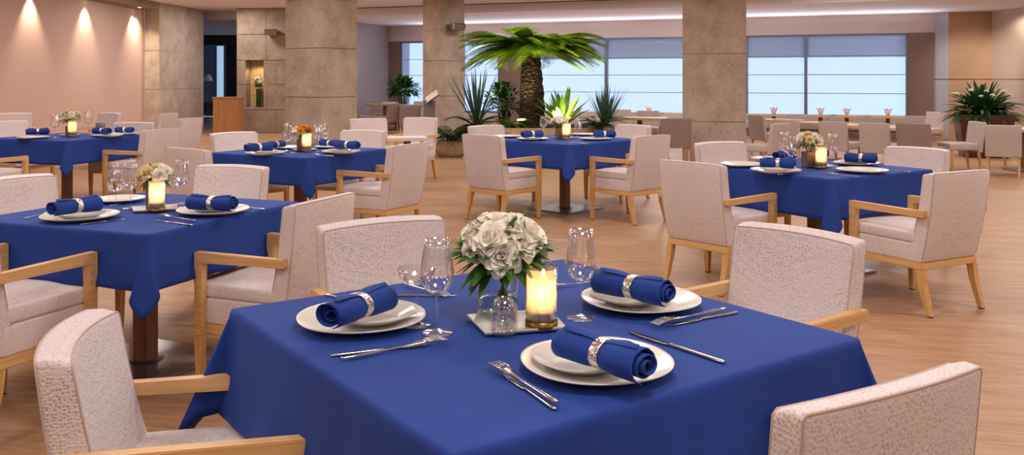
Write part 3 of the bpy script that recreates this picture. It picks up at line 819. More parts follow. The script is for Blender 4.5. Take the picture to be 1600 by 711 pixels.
def BM_tray(w_, d_):
    bm = BM(); rbox(bm, (0, 0, .004), (w_/2, d_/2, .0039), .0038, (4, 4, 1), lambda q: (q[0]*(1+.10*q[1]/d_), q[1], q[2]+.006*max(0, (max(abs(q[0])/(w_/2), abs(q[1])/(d_/2))-.88)/.12)))
    bmesh.ops.remove_doubles(bm, verts=bm.verts, dist=.0001); return bm
tc = at(808, 508, ZI); tray('pale grey square tray holding vase and candle on the front table', tc, .25, .185, .15)
ZTR = ZI+.0085
v = at(846, 509, ZTR); put(CD, 'lit pillar candle in a glass cylinder on the front table', (v.x, v.y, ZTR), 0, 'lit candles')
vc = at(778, 493, ZTR)
def vase(label, loc, w_, h, rz=0):
    t = thing('vase', label, 'vase', loc, rz, 'flower vases'); t.scale = (KS,)*3
    bm = BM(); lathe(bm, [(0, 0), (w_*.40, 0), (w_*.47, .006), (w_*.5, .03), (w_*.5, h*.75), (w_*.42, h*.93), (w_*.43, h), (w_*.41, h), (w_*.40, h*.93), (w_*.48, h*.75), (w_*.48, .03), (w_*.44, .009), (0, .006)], 40, sq=.03)
    obj('glass_body', bm, 'vglass', t)
    bm = BM(); lathe(bm, [(0, .007), (w_*.43, .010), (w_*.475, .03), (w_*.475, h*.42), (0, h*.42)], 40, sq=.03); obj('water', bm, 'vglass', t)
    return t
vase('round-shouldered clear glass vase with stems in water on the front table', (vc.x-.002, vc.y+.005, ZTR), .10, .105)
bouquet('large bouquet of white blooms and green leaves on the front table', (vc.x+.012, vc.y, ZTR), .150, .080, .062, 17, .037, ['petal'], .012, 4, 170, .05)
g = at(787, 519, ZTR); gl = thing('votive_glass', 'little waisted clear glass in front of the vase', 'glass', (g.x, g.y, ZTR)); gl.scale = (KS,)*3
bm = BM(); lathe(bm, [(0, 0), (.027, 0), (.026, .006), (.018, .014), (.024, .026), (.023, .05), (.019, .07), (.018, .07), (.022, .05), (.022, .028), (.016, .016), (0, .012)], 32); obj('bowl', bm, 'glass', gl)

# ---- other tables
def centre(ph, cu, cv, fl, cw=1.0, box_=True, mats=('petal',), seed=1, n=12, trayuv=None, fr=(.05, .04)):
    """candle at (cu,cv); a square bronze vessel with flowers whose dome centre is at pixel fl"""
    c = at(cu, cv, ZTR)
    tl = at(*(trayuv or (cu-3, cv-1)), ZI)
    tray('pale square tray at the centre of the '+ph, tl, .4, .17, .14)
    put(CD, 'lit candle in a glass cylinder on the '+ph, (c.x, c.y, ZTR), 0, scale=cw)
    yv = c.y+.072; xv = (fl[0]-800)*yv/FPX
    xv = max(c.x-.06, min(c.x+.02, xv))
    t = thing('flower_box', 'square bronze flower box on the '+ph, 'vase', (xv, yv, ZTR), .3, 'bronze flower boxes'); t.scale = (KS,)*3
    bm = BM(); H = .09
    for sx, sy, hx, hy in ((0, -.030, .033, .0015), (0, .030, .033, .0015), (-.0315, 0, .0015, .0285), (.0315, 0, .0015, .0285)): box(bm, (sx, sy, H/2), (hx, hy, H/2))
    box(bm, (0, 0, .002), (.030, .0285, .002)); obj('box_body', bm, 'bronze', t, False)
    zc = HC-(fl[1]-VH)*yv/FPX
    bouquet('small flower arrangement on the '+ph, (xv, yv, ZTR), max(.10, (zc-ZTR)/KS), fr[0], fr[1], n, .024, mats, .006, seed, 40, .028)
P2 = 'middle left table'
setting('on the left side of the '+P2, 125, 336, (84, 326, 152, 317), 'c')
setting('on the right side of the '+P2, 333, 327, (301, 316, 364, 318), 'c')
centre(P2, 245, 329, (243, 274), .95, mats=('cpetal', 'petal', 'cpetal', 'petal', 'ppetal'), seed=5, n=11, fr=(.062, .035))
cut(KN, 'silver knife before the left plate of the '+P2, 'at its hem side', 126, 351, 198, 342)
cut(FK, 'silver fork left of the left plate of the '+P2, 'near the seat back', 38, 342, 80, 333)
cut(FK, 'silver fork before the candle of the '+P2, 'tines to the left', 312, 348, 240, 338, .003)
cut(KN, 'silver knife before the candle of the '+P2, 'nearer the corner', 300, 352, 245, 344)
cut(KN, 'silver knife right of the right plate of the '+P2, 'along the edge', 412, 327, 372, 322)
glassat(CF, 'round-bellied clear glass, leftmost', 'on the '+P2, 181, 320, 1.02)
glassat(WG, 'clear wine glass left of the candle', 'on the '+P2, 204, 326, .95)
glassat(WG, 'clear wine glass right of the candle', 'on the '+P2, 285, 318, .95)
glassat(CG, 'clear coupe glass close to the candle', 'on the '+P2, 272, 324, 1.0)
setting('behind the glasses of the '+P2, 185, 309, None, None, .8)
P4 = 'right table'
setting('at the near left of the '+P4, 1212, 265, (1200, 254, 1231, 255), 'c')
setting('at the far left of the '+P4, 1160, 256, None, None)
setting('at the near right of the '+P4, 1347, 265, None, None)
setting('at the far right of the '+P4, 1338, 254, (1322, 246, 1369, 248), 'c', .95)
setting('at the back of the '+P4, 1205, 247, (1212, 243, 1240, 241), None, .9)
centre(P4, 1283, 262, (1264, 221), 1.0, mats=('petal', 'cpetal'), seed=8, n=14, fr=(.075, .05))
glassat(WG, 'clear wine glass left of the flowers', 'on the '+P4, 1226, 255, 1.0)
glassat(CF, 'clear bellied glass left of the flowers', 'on the '+P4, 1238, 261, 1.1)
glassat(WG, 'clear wine glass right of the candle', 'on the '+P4, 1302, 262, 1.05)
cut(KN, 'silver knife before the near left plate', 'on the '+P4, 1216, 273, 1260, 269)
cut(FK, 'silver fork before the near right plate', 'on the '+P4, 1341, 277, 1290, 272)
cut(KN, 'silver knife at the right end', 'on the '+P4, 1412, 268, 1388, 266)
P3 = 'table before the palm'
setting('at the near left of the '+P3, 832, 216, (812, 210, 852, 209), 'c')
setting('at the near right of the '+P3, 930, 216, (928, 209, 962, 209), None)
setting('at the far left of the '+P3, 795, 212, None, None, .9)
setting('at the far right of the '+P3, 912, 209, None, None, .9)
centre(P3, 885, 217, (875, 190), 1.1, mats=('petal',), seed=9, n=10, fr=(.07, .04))
glassat(WG, 'clear wine glass left of the candle', 'on the '+P3, 849, 213, .95)
glassat(CF, 'clear bellied glass right of the candle', 'on the '+P3, 903, 214, 1.0)
cut(KN, 'silver knife before the right plate', 'on the '+P3, 890, 222, 920, 225)
P5 = 'table before the left pillar'
setting('at the near left of the '+P5, 415, 238, (385, 231, 424, 229), 'c', 1.0)
setting('at the near right of the '+P5, 533, 236, (530, 226, 557, 227), 'c', 1.0)
setting('at the far left of the '+P5, 452, 229, (412, 227, 450, 224), None, .85)
setting('at the far right of the '+P5, 515, 228, (502, 223, 528, 224), None, .85)
centre(P5, 479, 236, (471, 206), 1.05, mats=('ypetal', 'ypetal', 'cpetal'), seed=3, n=9, fr=(.065, .045))
glassat(CF, 'clear bellied glass left of the candle', 'on the '+P5, 447, 236, 1.2)
glassat(WG, 'clear wine glass close left of the candle', 'on the '+P5, 459, 239, 1.0)
glassat(WG, 'clear wine glass right of the candle', 'on the '+P5, 496, 237, 1.0)
glassat(CF, 'clear bellied glass right of the candle', 'on the '+P5, 506, 231, 1.1)
cut(KN, 'silver knife before the left plate', 'on the '+P5, 424, 243, 458, 240)
cut(FK, 'silver fork before the right plate', 'on the '+P5, 523, 245, 486, 242)
P6 = 'far left table'
setting('at the near left of the '+P6, 52, 214, (40, 206, 78, 205), None, 1.0)
setting('at the near right of the '+P6, 168, 211, (142, 204, 178, 205), None, 1.0)
setting('at the far right of the '+P6, 195, 208, (182, 203, 208, 203), None, .9)
centre(P6, 113, 213, (108, 182), 1.15, mats=('cpetal', 'petal'), seed=6, n=12, fr=(.085, .055))
glassat(WG, 'clear wine glass left of the candle', 'on the '+P6, 86, 215, 1.1)
glassat(WG, 'clear wine glass right of the candle', 'on the '+P6, 138, 209, 1.15)
c = at(157, 204, ZI); bm = BM(); lathe(bm, [(0, 0), (.042, 0), (.055, .085), (.052, .085), (.04, .004), (0, .004)], 28)
tag(obj('smoked_cup', bm, 'gdark', loc=c), 'grey smoked cup standing on the far left table', 'cup')

# ------------------------------------------------------------------ planting
def frond_bm(L, droop, rise, nl=34, lw=.014, ll=.22, seed=0, vfold=.35):
    rnd = random.Random(seed); bm = BM()
    P = []
    for i in range(25):
        f = i/24; P.append(Vector((L*(f*.95-.1*f*f*droop), 0, L*(rise*f-droop*f*f*1.0))))
    tube(bm, P[::2], [.009*(1-.75*i/12) for i in range(13)], 5)
    for i in range(nl):
        f = .10+.88*i/(nl-1); k = min(23, int(f*24)); p = P[k].lerp(P[k+1], f*24-k); d = (P[k+1]-P[k]).normalized()
        up = Vector((-d.z, 0, d.x)); l = ll*(math.sin(PI*(.12+.86*f))**.6)*rnd.uniform(.9, 1.1)
        for s in (-1, 1):
            q = (Vector((0, s, 0))*.86+d*.52+up*vfold).normalized(); a = q.cross(Vector((0, 0, 1))).normalized()*lw/2
            m_ = p+q*l*.5; e = p+q*l-Vector((0, 0, .22*l))
            v0, v1, v2, v3, v4 = [bm.verts.new(x) for x in (p-a*.6, p+a*.6, m_+a, m_-a, e)]
            bm.faces.new((v0, v1, v2, v3)); bm.faces.new((v3, v2, v4))
    return bm
def inst(src, parent, name, loc, rot, s):
    o = bpy.data.objects.new(name, src); COL.objects.link(o); o.parent = parent
    o.location = loc; o.rotation_euler = rot; o.scale = (s,)*3; return o
def crown(parent, meshes, z, n, smin, smax, rnd, name='frond', tilt=0.0):
    for i in range(n):
        m_ = meshes[i % len(meshes)]
        inst(m_, parent, name, (0, 0, z), (rnd.uniform(-.15, .15), rnd.uniform(-.12, .12)-tilt, i*2.39996+rnd.uniform(-.2, .2)), rnd.uniform(smin, smax))
def meshonly(bm, mat):
    o = obj('tmp', bm, mat); me = o.data; bpy.data.objects.remove(o); return me
# raised bed
bed = thing('planting_bed', 'raised tan stone bed that the palm grows in', 'planter', (.42, 15.55, 0))
def ell(rx, ry, z, n=48): return [(rx*math.cos(2*PI*i/n)*(1+.03*math.sin(3*2*PI*i/n)), ry*math.sin(2*PI*i/n), z) for i in range(n)]
bm = BM(); loft(bm, [ell(1.42, .98, 0), ell(1.44, 1.0, .2), ell(1.40, .97, .45), ell(1.36, .93, .47), ell(1.30, .88, .45), ell(1.30, .88, .40)], False); obj('border', bm, 'tanstone', bed)
bm = BM(); loft(bm, [ell(1.31, .89, .40), ell(.8, .5, .47), ell(.2, .1, .49)]); obj('soil', bm, 'soil', bed)
rnd = random.Random(5)
px = (832-800)*15.4/FPX
palm = thing('palm_tree', 'sago palm with a thick brown trunk and wide arching yellow-green crown', 'palm', (px, 15.4, .46))
bm = BM(); secs = []
for i in range(30):
    f = i/29; r = .235-.09*f**.8+.02*math.sin(f*PI); z = f*1.26
    secs.append([((r+.014*math.sin(k*7+i*2.1)*((i % 2)))*math.cos(2*PI*k/36)-.02*f, (r+.012*math.sin(k*5+i))*math.sin(2*PI*k/36), z) for k in range(36)])
loft(bm, secs); obj('trunk', bm, 'trunk', palm)
fm = [meshonly(frond_bm(1.42, .46, .60, 74, .022, .36, 1), 'palm'), meshonly(frond_bm(1.45, .44, .34, 74, .022, .36, 2), 'palm'), meshonly(frond_bm(1.25, .44, .66, 66, .022, .32, 3), 'palm'), meshonly(frond_bm(1.42, .38, .24, 72, .022, .36, 4), 'palm')]
crown(palm, fm, 1.24, 84, .80, 1.02, rnd)
def cycad(label, loc, n, s, mats, seed, tilt=0.0, L=.75):
    rnd = random.Random(seed); t = thing('cycad', label, 'plant', loc)
    ms = [meshonly(frond_bm(L, .62, .75, 26, .018, .15, seed), mats), meshonly(frond_bm(L*.9, .75, .45, 26, .018, .14, seed+1), mats)]
    crown(t, ms, .05, n, .75*s, 1.1*s, rnd, tilt=tilt)
    bm = BM(); lathe(bm, [(.07, 0), (.09, .06), (.05, .12), (0, .14)], 16); obj('trunk', bm, 'trunk', t)
    return t
pt = thing('plant_pot', 'low tan rounded pot on the floor beside the menu stand', 'pot', (-1.0, 14.75, 0))
bm = BM(); lathe(bm, [(0, 0), (.22, 0), (.27, .08), (.26, .20), (.21, .26), (.18, .25), (.18, .20), (0, .20)], 28); obj('pot_body', bm, 'tanstone', pt)
bm = BM(); lathe(bm, [(.182, .205), (.1, .225), (0, .23)], 28); obj('soil', bm, 'soil', pt)
cycad('dark green low cycad spreading from the tan pot left of the bed', (-1.0, 14.75, .22), 24, 1.0, 'dleaf', 21, L=.78)
def blades(label, loc, n, L, W, spread, mat, seed, curve=.15, name='sword_leaf_plant'):
    rnd = random.Random(seed); t = thing(name, label, 'plant', loc)
    for i in range(n):
        az = i*2.39996+rnd.uniform(-.2, .2); tl = spread*math.sqrt((i+.5)/n)
        d = Vector((math.cos(az)*math.sin(tl), math.sin(az)*math.sin(tl), math.cos(tl)))
        bm = BM(); leaf_into(bm, Vector((0, 0, 0)), d, Vector((0, 0, 1)) if tl > .15 else Vector((0, 1, 0)), L*rnd.uniform(.75, 1.05), W, curve*rnd.uniform(.3, 1.2)*math.sin(tl), 8); obj('leaf', bm, mat, t)
    return t
def bush(label, loc, rx, rz_, n, L, W, mat, seed, name='leafy_bush', droop=.3, stem=True, hz=None):
    rnd = random.Random(seed); t = thing(name, label, 'plant', loc); bm = BM(); bs = BM(); hz = hz or rz_
    for i in range(n):
        az = rnd.uniform(0, 2*PI); el = rnd.uniform(-.35, 1.45); r = rnd.uniform(.3, .95)
        d = Vector((math.cos(az)*math.cos(el), math.sin(az)*math.cos(el), math.sin(el)))
        p = Vector((d.x*rx*r, d.y*rx*r, hz+d.z*rz_*r))
        leaf_into(bm, p, (d+Vector((rnd.uniform(-.5, .5), rnd.uniform(-.5, .5), rnd.uniform(-.2, .5)))).normalized(), Vector((0, 0, 1)), L*rnd.uniform(.7, 1.2), W, droop)
        if i % 12 == 0: tube(bs, [(0, 0, 0), p*.55, p], [.008, .006, .003], 5)
    obj('foliage', bm, mat, t); obj('stems', bs, 'dleaf', t)
    return t
Z0 = .44
blades('tall thin blue-green sword leaves left of the palm trunk', on(745, 15.3, Z0), 34, 1.12, .034, .62, 'blade', 3)
blades('tall thin blue-green sword leaves right of the lit lime plant', on(946, 15.2, Z0-.02), 36, .85, .030, .60, 'blade', 4)
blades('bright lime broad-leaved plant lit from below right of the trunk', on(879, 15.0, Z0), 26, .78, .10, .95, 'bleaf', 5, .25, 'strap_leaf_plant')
cycad('dark green cycad below the sword leaves at the right end of the bed', on(935, 14.95, Z0-.02), 22, .8, 'dleaf', 31)
cycad('green cycad at the left end of the bed', on(742, 15.0, Z0-.03), 20, .85, 'dleaf', 41)
bush('dark leafy shrub just left of the palm trunk', on(785, 15.6, Z0), .34, .42, 260, .13, .06, 'dleaf', 6, hz=.36)
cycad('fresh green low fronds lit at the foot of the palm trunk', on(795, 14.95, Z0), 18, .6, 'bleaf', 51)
for (uu, yy, lab) in ((815, 14.95, 'small black spotlight at the foot of the palm trunk'), (884, 14.72, 'small black spotlight under the lime plant')):
    p = on(uu, yy, Z0); t = thing('garden_spotlight', lab, 'spotlight', p)
    bm = BM(); lathe(bm, [(0, 0), (.012, 0), (.012, .03), (.03, .035), (.035, .09), (.03, .09), (.026, .06), (0, .055)], 16); obj('housing', bm, 'dark', t)
    bm = BM(); lathe(bm, [(0, .062), (.025, .062)], 16); obj('bulb', bm, 'lampglow', t)
# right planter
py = 14.6; pX = (1536-800)*py/FPX
pl = thing('planter', 'dark brown tapered planter box on the right with a leafy white-flowering plant', 'planter', (pX, py, 0), -.3)
bm = BM(); loft(bm, [rect((0, 0, 0), .32, .28, .05), rect((0, 0, .70), .41, .35, .05), rect((0, 0, .70), .38, .32, .05), rect((0, 0, .64), .37, .31, .05)]); obj('planter_body', bm, 'pot', pl, False)
bu = thing('flowering_plant', 'big dark green plant with long leaves and small white flowers in the brown planter', 'plant', (pX, py, .64))
bm = BM(); rnd = random.Random(9)
for i in range(420):
    az = rnd.uniform(0, 2*PI); el = rnd.uniform(-.05, 1.35); d = Vector((math.cos(az)*math.cos(el), math.sin(az)*math.cos(el)*.8, math.sin(el)*.75))
    r = rnd.uniform(.05, .38); p = Vector((d.x*r*1.2, d.y*r*.8, .04+d.z*r)); leaf_into(bm, p, d, Vector((0, 0, 1)), rnd.uniform(.22, .42), .055, .45*math.cos(el), 6)
obj('foliage', bm, 'dleaf', bu)
for i in range(16):
    az = i*2.4; r = .12+.38*(i % 5)/5; p = Vector((r*math.cos(az)*1.15, r*math.sin(az)*.7-.05, .44+.06*math.sin(i*1.7)-.16*r))
    bloom_obj(bu, 'petal', i, p, Vector((0, -.3, 1)).normalized(), .034)
bm = BM()
for i in range(16):
    az = i*2.4; r = .12+.38*(i % 5)/5; p = Vector((r*math.cos(az)*1.15, r*math.sin(az)*.7-.05, .44+.06*math.sin(i*1.7)-.16*r)); tube(bm, [(0, 0, 0), (p.x*.4, p.y*.4, p.z*.7), p], .004, 5)
obj('flower_stems', bm, 'leaf', bu)
# bush by the far left window
ft = thing('plant_pot', 'small dark pot beside the far window, holding the round bush', 'pot', on(630, 22.3, 0))
bm = BM(); lathe(bm, [(0, 0), (.2, 0), (.26, .42), (.24, .42), (.22, .36), (0, .36)], 24); obj('pot_body', bm, 'pot', ft)
bush('dark green round bush in front of the far left window', on(630, 22.3, .36), .40, .34, 330, .17, .09, 'dleaf', 12, hz=.62)

# ------------------------------------------------------------------ background furniture
def make_side_chair(mat, h=.68, w_=.21):
    t = thing('side_chair', '', 'chair'); sd = lambda q: (q[0], q[1]-.05*max(0, (q[2]-.3)/.38), q[2])
    bm = BM(); rbox(bm, (0, -.19, .26+(h-.26)/2), (w_, .03, (h-.26)/2), .012, (3, 1, 4), sd); obj('backrest', bm, mat, t)
    bm = BM(); rbox(bm, (0, .03, .335), (w_-.004, .20, .05), .02, (3, 3, 1)); obj('seat', bm, mat, t)
    for sx in (-1, 1):
        for sy, yy in ((-1, -.17), (1, .19)):
            bm = BM(); loft(bm, [rect((sx*(w_-.03), yy+(.03*sy if sy < 0 else 0), 0), .012, .012), rect((sx*(w_-.03), yy, .288), .017, .017)]); obj('leg', bm, 'oakv', t, False)
    return t
SC1 = make_side_chair('upholstery'); SC2 = make_side_chair('taupe', .70, .225)
NOSC += [SC1, SC2]
SCN = [
 (SC2, 1440, 11.75, 40, 'brown-grey chair seen from behind, rightmost of the row at the long table'),
 (SC1, 1378, 12.3, 42, 'beige-grey chair seen from behind at the long table, second from the planter'),
 (SC1, 1314, 12.7, 42, 'beige-grey chair seen from behind just right of the right table flowers'),
 (SC1, 1240, 13.3, 44, 'beige-grey chair seen from behind above the right table flowers'),
 (SC1, 1500, 12.5, 178, 'light beige chair seen from the side at the end of the long table, facing left'),
 (SC1, 1568, 11.75, 60, 'light beige chair at the far right with its back to us'),
 (SC1, 1602, 12.9, 190, 'light beige chair cut by the right edge'),
 (SC1, 1447, 16.0, 200, 'small light chair behind the long table, left of the planter'),
 (SC2, 1052, 13.3, 90, 'brown-grey cube-like chair just left of the stone pillar'),
 (SC1, 1200, 14.9, 20, 'beige chair half hidden just right of the stone pillar'),
 (SC1, 1196, 12.2, 130, 'beige slatted-looking chair low beside the stone pillar, behind the right table glasses'),
 (SC1, 1012, 16.6, -100, 'beige chair beyond the cube-like chair, facing us'),
 (SC1, 975, 17.2, -80, 'beige chair seen between the sword leaves and the window'),
 (SC2, 570, 21.8, 20, 'brown chair beside the big left pillar, in the far left corner'),
 (SC2, 603, 21.0, 150, 'brown chair in front of the round bush'),
 (SC1, 615, 22.9, -60, 'pale chair close under the round bush'),
 (SC2, 590, 23.2, -90, 'brown chair against the grey wall in the far corner'),
 (SC2, 640, 19.2, 100, 'brown-grey chair left of the menu stand'),
 (SC1, 652, 23.4, -110, 'pale chair below the far left window'),
]
for pr_, u, Y, a, lab in SCN:
    p = on(u, Y, 0); put(pr_, lab, p, math.radians(a-90), 'side chairs in the background')
def make_table(name, label, loc, rz, L, W, h, mat='twood', cat='table', group=None, sh=.7):
    t = thing(name, label, cat, loc, rz, group)
    bm = BM(); box(bm, (0, 0, h-.02), (L/2, W/2, .02), bev=.005); obj('tabletop', bm, mat, t, False)
    bm = BM(); box(bm, (0, 0, h/2), (.04, .04, h/2-.041+.0)); obj('post', bm, 'dwood', t, False)
    bm = BM(); box(bm, (0, 0, .01), (min(L, W)*.33, min(L, W)*.33, .01)); obj('base_plate', bm, 'plate_steel', t, False)
    return t
BT = [(1420, 12.65, 44, .76, .55, 'wooden table at the right end of the long row, before the planter'),
      (1358, 13.35, 44, .76, .55, 'wooden table of the long row, behind the middle chairs'),
      (1290, 14.2, 44, .76, .55, 'wooden table of the long row, right of the flowers of the right table'),
      (1218, 15.2, 44, .76, .55, 'wooden table at the pillar end of the long row'),]
for u, Y, a, L, W, lab in BT:
    make_table('wooden_table', lab, on(u, Y, 0), math.radians(a+90), L, W, .585, group='wooden tables in the long row')
make_table('wooden_table', 'pale wooden table cut by the right edge', on(1602, 12.35, 0), .1, 1.0, .6, .60)
make_table('wooden_table', 'pale wooden table left of the stone pillar', on(1000, 15.7, 0), -.3, .95, .55, .60)
make_table('wooden_table', 'brown table in the far left corner beside the pillar', on(602, 22.0, 0), -.3, .8, .6, .66, 'taupe')
make_table('wooden_table', 'brown table below the far left window', on(648, 21.2, 0), -.3, .7, .6, .66, 'taupe')
make_table('side_table', 'little white-covered table beside the menu stand', on(636, 10.45, 0), .2, .46, .36, .60, 'linen')
# rows by the window: banquettes and little tables with folded napkins
def banquette(u, off, L, lab):
    c = wallpt(u)+WN*off; t = thing('banquette', lab, 'bench', (c.x, c.y, 0), math.atan2(WD.y, WD.x), 'banquettes under the windows')
    bm = BM(); rbox(bm, (0, .25, .24), (L/2, .06, .24-.001), .03, (4, 1, 2)); obj('backrest', bm, 'upholstery', t)
    bm = BM(); rbox(bm, (0, -.07, .24), (L/2, .25, .08), .03, (4, 2, 1)); obj('seat', bm, 'upholstery', t)
    bm = BM(); box(bm, (0, -.05, .08), (L/2-.04, .22, .078)); obj('plinth', bm, 'taupe', t, False)
banquette(1372, 1.2, 2.1, 'beige banquette under the window nearest the planter')
banquette(1225, 1.2, 2.0, 'beige banquette under the window just right of the stone pillar')
banquette(1035, 1.2, 1.9, 'beige banquette under the window just left of the stone pillar')
banquette(905, 1.2, 1.9, 'beige banquette under the window behind the lime plant')
def fan_napkin(lab, p):
    bm = BM(); n = 12; b = [bm.verts.new((.03*math.cos(2*PI*i/n), .02*math.sin(2*PI*i/n), 0)) for i in range(n)]
    m_ = [bm.verts.new((.06*math.cos(2*PI*i/n), .035*math.sin(2*PI*i/n), .07)) for i in range(n)]
    t_ = [bm.verts.new(((.10 if i % 2 else .07)*math.cos(2*PI*i/n), (.05 if i % 2 else .03)*math.sin(2*PI*i/n), .16 if i % 2 else .10)) for i in range(n)]
    c = bm.verts.new((0, 0, .06))
    bm.faces.new(b[::-1])
    for i in range(n):
        j = (i+1) % n; bm.faces.new((b[i], b[j], m_[j], m_[i])); bm.faces.new((m_[i], m_[j], t_[j], t_[i])); bm.faces.new((t_[i], t_[j], c))
    tag(obj('folded_napkin', bm, 'linen', loc=p), lab, 'napkin', 'standing folded napkins')
for u, lab in ((1209, 'just right of the stone pillar'), (1282, 'above the right table candle'), (1323, 'before the middle window panes'), (1387, 'nearest the brown pier'), (1014, 'left of the stone pillar')):
    c = wallpt(u)+WN*2.3; k = (u-800)/FPX; p = Vector((k*c.y, c.y, 0))
    make_table('small_table', 'small pale table under the window, '+lab, p, math.atan2(WD.y, WD.x), .62, .55, .52, group='small tables under the windows')
    fan_napkin('white napkin folded into a fan standing on the table '+lab, p+Vector((0, 0, .5205)))
# menu stand
ms = thing('menu_stand', 'grey menu stand with a slanted reading board beside the middle pillar', 'stand', on(671, 15.6, 0), 0)
bm = BM(); box(bm, (0, 0, .46), (.10, .02, .44)); obj('panel', bm, 'grey', ms, False)
bm = BM(); box(bm, (0, 0, .01), (.16, .14, .01)); obj('foot_plate', bm, 'grey', ms, False)
R = Matrix.Rotation(-.6, 3, 'Y') @ Matrix.Rotation(.5, 3, 'X')
bm = BM(); box(bm, (.05, -.02, .97), (.14, .11, .008), rot=R); bd = obj('board', bm, 'grey', ms, False)
bm = BM(); box(bm, (.045, -.025, .982), (.12, .095, .003), rot=R); obj('menu_page', bm, 'paper', bd, False)
# counter, niche vase, sconces, lamp
ct = thing('reception_counter', 'wooden counter standing in the opening beside the niche wall', 'counter', on(353, 19.9, 0), 0)
bm = BM(); box(bm, (0, .2, .425), (.29, .2, .425)); obj('counter_body', bm, 'counter', ct, False)
bm = BM(); box(bm, (0, .2, .86), (.31, .22, .012)); obj('counter_top', bm, 'counter', ct, False)
nc = Vector(((na+nb)/2+.03, y0+.2, nz0))
vs = tag(obj('vase', (lambda b: (lathe(b, [(0, 0), (.045, 0), (.05, .1), (.045, .38), (.06, .44), (.05, .44), (.04, .38), (0, .36)], 24), b)[1])(BM()), 'dleaf', loc=nc), 'tall dark green vase standing in the lit wall niche', 'vase')
bouquet('dark leafy bouquet with a few white blooms in the wall niche vase', nc+Vector((0, 0, .40)), .17, .06, .13, 6, .035, ['petal'], -.02, 2, 160, .05, False)
def sconce(lab, p, rz):
    t = thing('wall_lamp', lab, 'lamp', p, rz, 'silver wall lamps')
    bm = BM(); prism(bm, [(-.02, .07), (-.30, .09), (-.33, .06), (-.30, -.06), (-.02, -.02)], 'x', -.14, .14, .006); obj('shade', bm, 'plate_steel', t, False)
    bm = BM(); box(bm, (0, -.012, .02), (.04, .012, .05)); obj('wall_bracket', bm, 'plate_steel', t, False)
sconce('silver wedge wall lamp on the niche wall', Vector((X_(428), y0, 2.35)), 0)
# on the left face of the middle pillar
a37 = math.radians(37); pcx, pcy = (693-800)/FPX*18.9, 18.9
nf = Vector((-math.sin(-a37)*-1, -math.cos(a37), 0)); nf = Vector((math.sin(a37), -math.cos(a37), 0))
fc = Vector((pcx, pcy, 0))+Vector((-math.cos(a37), -math.sin(a37), 0))*0
n_left = Vector((-math.cos(a37), -math.sin(a37), 0)); n_front = Vector((math.sin(a37), -math.cos(a37), 0))
sconce('silver wedge wall lamp on the middle stone pillar', Vector((pcx, pcy, 2.35))+n_front*.32, a37)
lp = thing('floor_lamp', 'white dome-shaded floor lamp far back in the opening', 'lamp', on(325, 28.0, 0))
bm = BM(); lathe(bm, [(0, 0), (.12, 0), (.12, .02), (.012, .03), (.012, 1.25), (0, 1.25)], 16); obj('lamp_pole', bm, 'steel', lp)
bm = BM(); lathe(bm, [(.14, 1.22), (.12, 1.34), (.05, 1.42), (0, 1.44)], 20); obj('lamp_shade', bm, 'white', lp)

# ------------------------------------------------------------------ lights
def area(name, loc, e, size, col=(1, .84, .70), rot=(0, 0, 0), spread=None):
    l = bpy.data.lights.new(name, 'AREA'); l.shape = 'DISK'; l.size = size; l.energy = e; l.color = col
    if spread: l.spread = spread
    o = bpy.data.objects.new(name, l); COL.objects.link(o); o.location = loc; o.rotation_euler = rot; return o
def spot(name, loc, tgt, e, ang, blend=.6, size=.05, col=(1, .82, .62)):
    l = bpy.data.lights.new(name, 'SPOT'); l.energy = e; l.spot_size = math.radians(ang); l.spot_blend = blend; l.shadow_soft_size = size; l.color = col
    o = bpy.data.objects.new(name, l); COL.objects.link(o); o.location = loc
    o.rotation_euler = (Vector(tgt)-Vector(loc)).to_track_quat('-Z', 'Y').to_euler(); return o
for X in (-6, -3, 0, 3, 6, 9):
    for Y in (-2, 1.2, 4.4, 7.6, 10.8, 14.0):
        area('ceiling_light', (X+.4, Y, ZC-.02), 32, .7, (1, .94, .905))
for X, Y in ((-6.5, 17), (-3.5, 17.5), (-6.3, 20), (0, 17), (3, 16.5), (6, 16), (9, 15.5), (-9.5, 26), (-3.2, 21.5), (0, 21), (3.5, 20), (7, 18.5)):
    area('ceiling_light', (X, Y, (ZC if Y < 19.5 or X < -4 else ZS)-.02), 36, .6, (1, .94, .905))
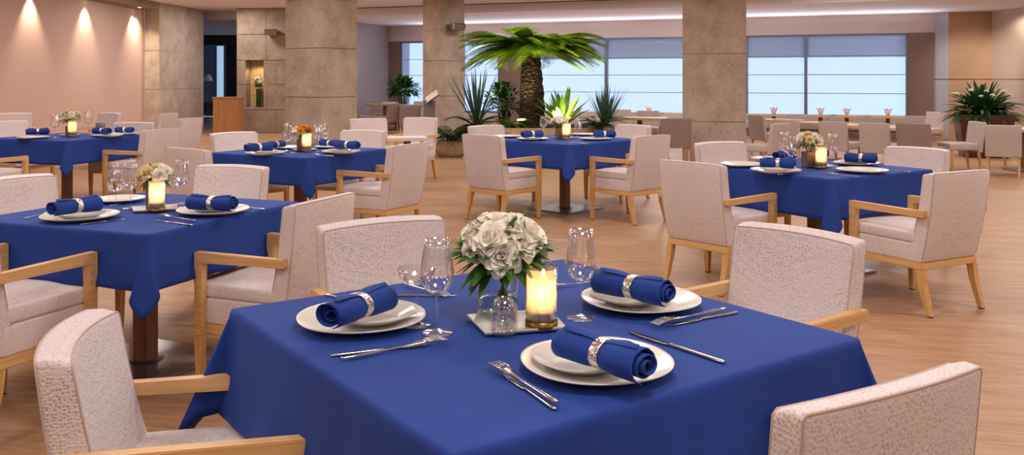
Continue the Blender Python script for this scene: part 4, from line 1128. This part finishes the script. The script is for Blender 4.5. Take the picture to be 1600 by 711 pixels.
def downlight(lab, x, y, z):
    t = thing('downlight', lab, 'lamp', (x, y, z), 0, 'recessed downlights')
    bm = BM(); lathe(bm, [(.045, 0), (.06, 0), (.06, -.006), (.045, -.006), (.045, 0)], 24); obj('trim_ring', bm, 'white', t)
    bm = BM(); lathe(bm, [(0, -.002), (.045, -.002)], 24); obj('lens', bm, 'lampglow', t)
for i, yy in enumerate((12.9, 14.8, 16.7, 18.8)):
    downlight('downlight in the recess ceiling, %s along the rose wall' % ['out at the left', 'second from the left', 'third from the left', 'nearest the stone pier'][i], -7.9, yy, 2.798)
    spot('recess_spot', (-7.9, yy, 2.785), (-8.04, yy, 0.9), 130, 78, .8, .03, (1, .80, .62))
spot('niche_spot', (nc.x, y0+.1, nz1-.03), (nc.x, y0+.3, nz0), 14, 120, .5, .02, (1, .82, .5))
spot('pier_spot', (pc.x-.18, 18.9, 2.75), (pc.x-.2, 19.4, .6), 70, 80, .8, .04)
spot('palm_uplight', on(815, 14.9, Z0+.10), (px-.5, 15.0, 2.0), 230, 95, .6, .03, (1, .88, .42))
spot('palm_uplight', on(872, 14.75, Z0+.10), (px+.8, 15.1, 2.0), 230, 95, .6, .03, (1, .88, .42))
spot('lime_uplight', on(884, 14.65, Z0+.10), on(880, 15.05, 1.1), 12, 80, .6, .03, (1, .92, .5))
for k_ in range(1, 7):                                      # unseen fill strips added below the window head to brighten the soffit
    c = WB.lerp(WA, (k_+.5)/7)+WN*.45; o = area('soffit_fill', (c.x, c.y, 2.16), 15, 1.9, (.94, .92, 1.0))
    o.data.shape = 'RECTANGLE'; o.data.size = 1.9; o.data.size_y = .1
    dz = -Vector((WN.x*.9, WN.y*.9, 1)).normalized(); dy = dz.cross(WD).normalized()
    o.rotation_euler = Matrix((WD, dy, dz)).transposed().to_euler()
for u in (1500, 1530, 1590):
    spot('panel_spot', on(u, 18.0, 2.70), on(u+4, 19.6, 1.0), 60, 70, .8, .05, (1, .88, .74))

sc.view_settings.view_transform = 'Standard'; sc.view_settings.look = 'None'
sc.view_settings.exposure = 0.0; sc.view_settings.gamma = 1.0
sc.cycles.max_bounces = 8; sc.cycles.transparent_max_bounces = 24; sc.cycles.use_denoising = True
sc.cycles.sample_clamp_indirect = 4.0; sc.cycles.caustics_reflective = False; sc.cycles.caustics_refractive = False
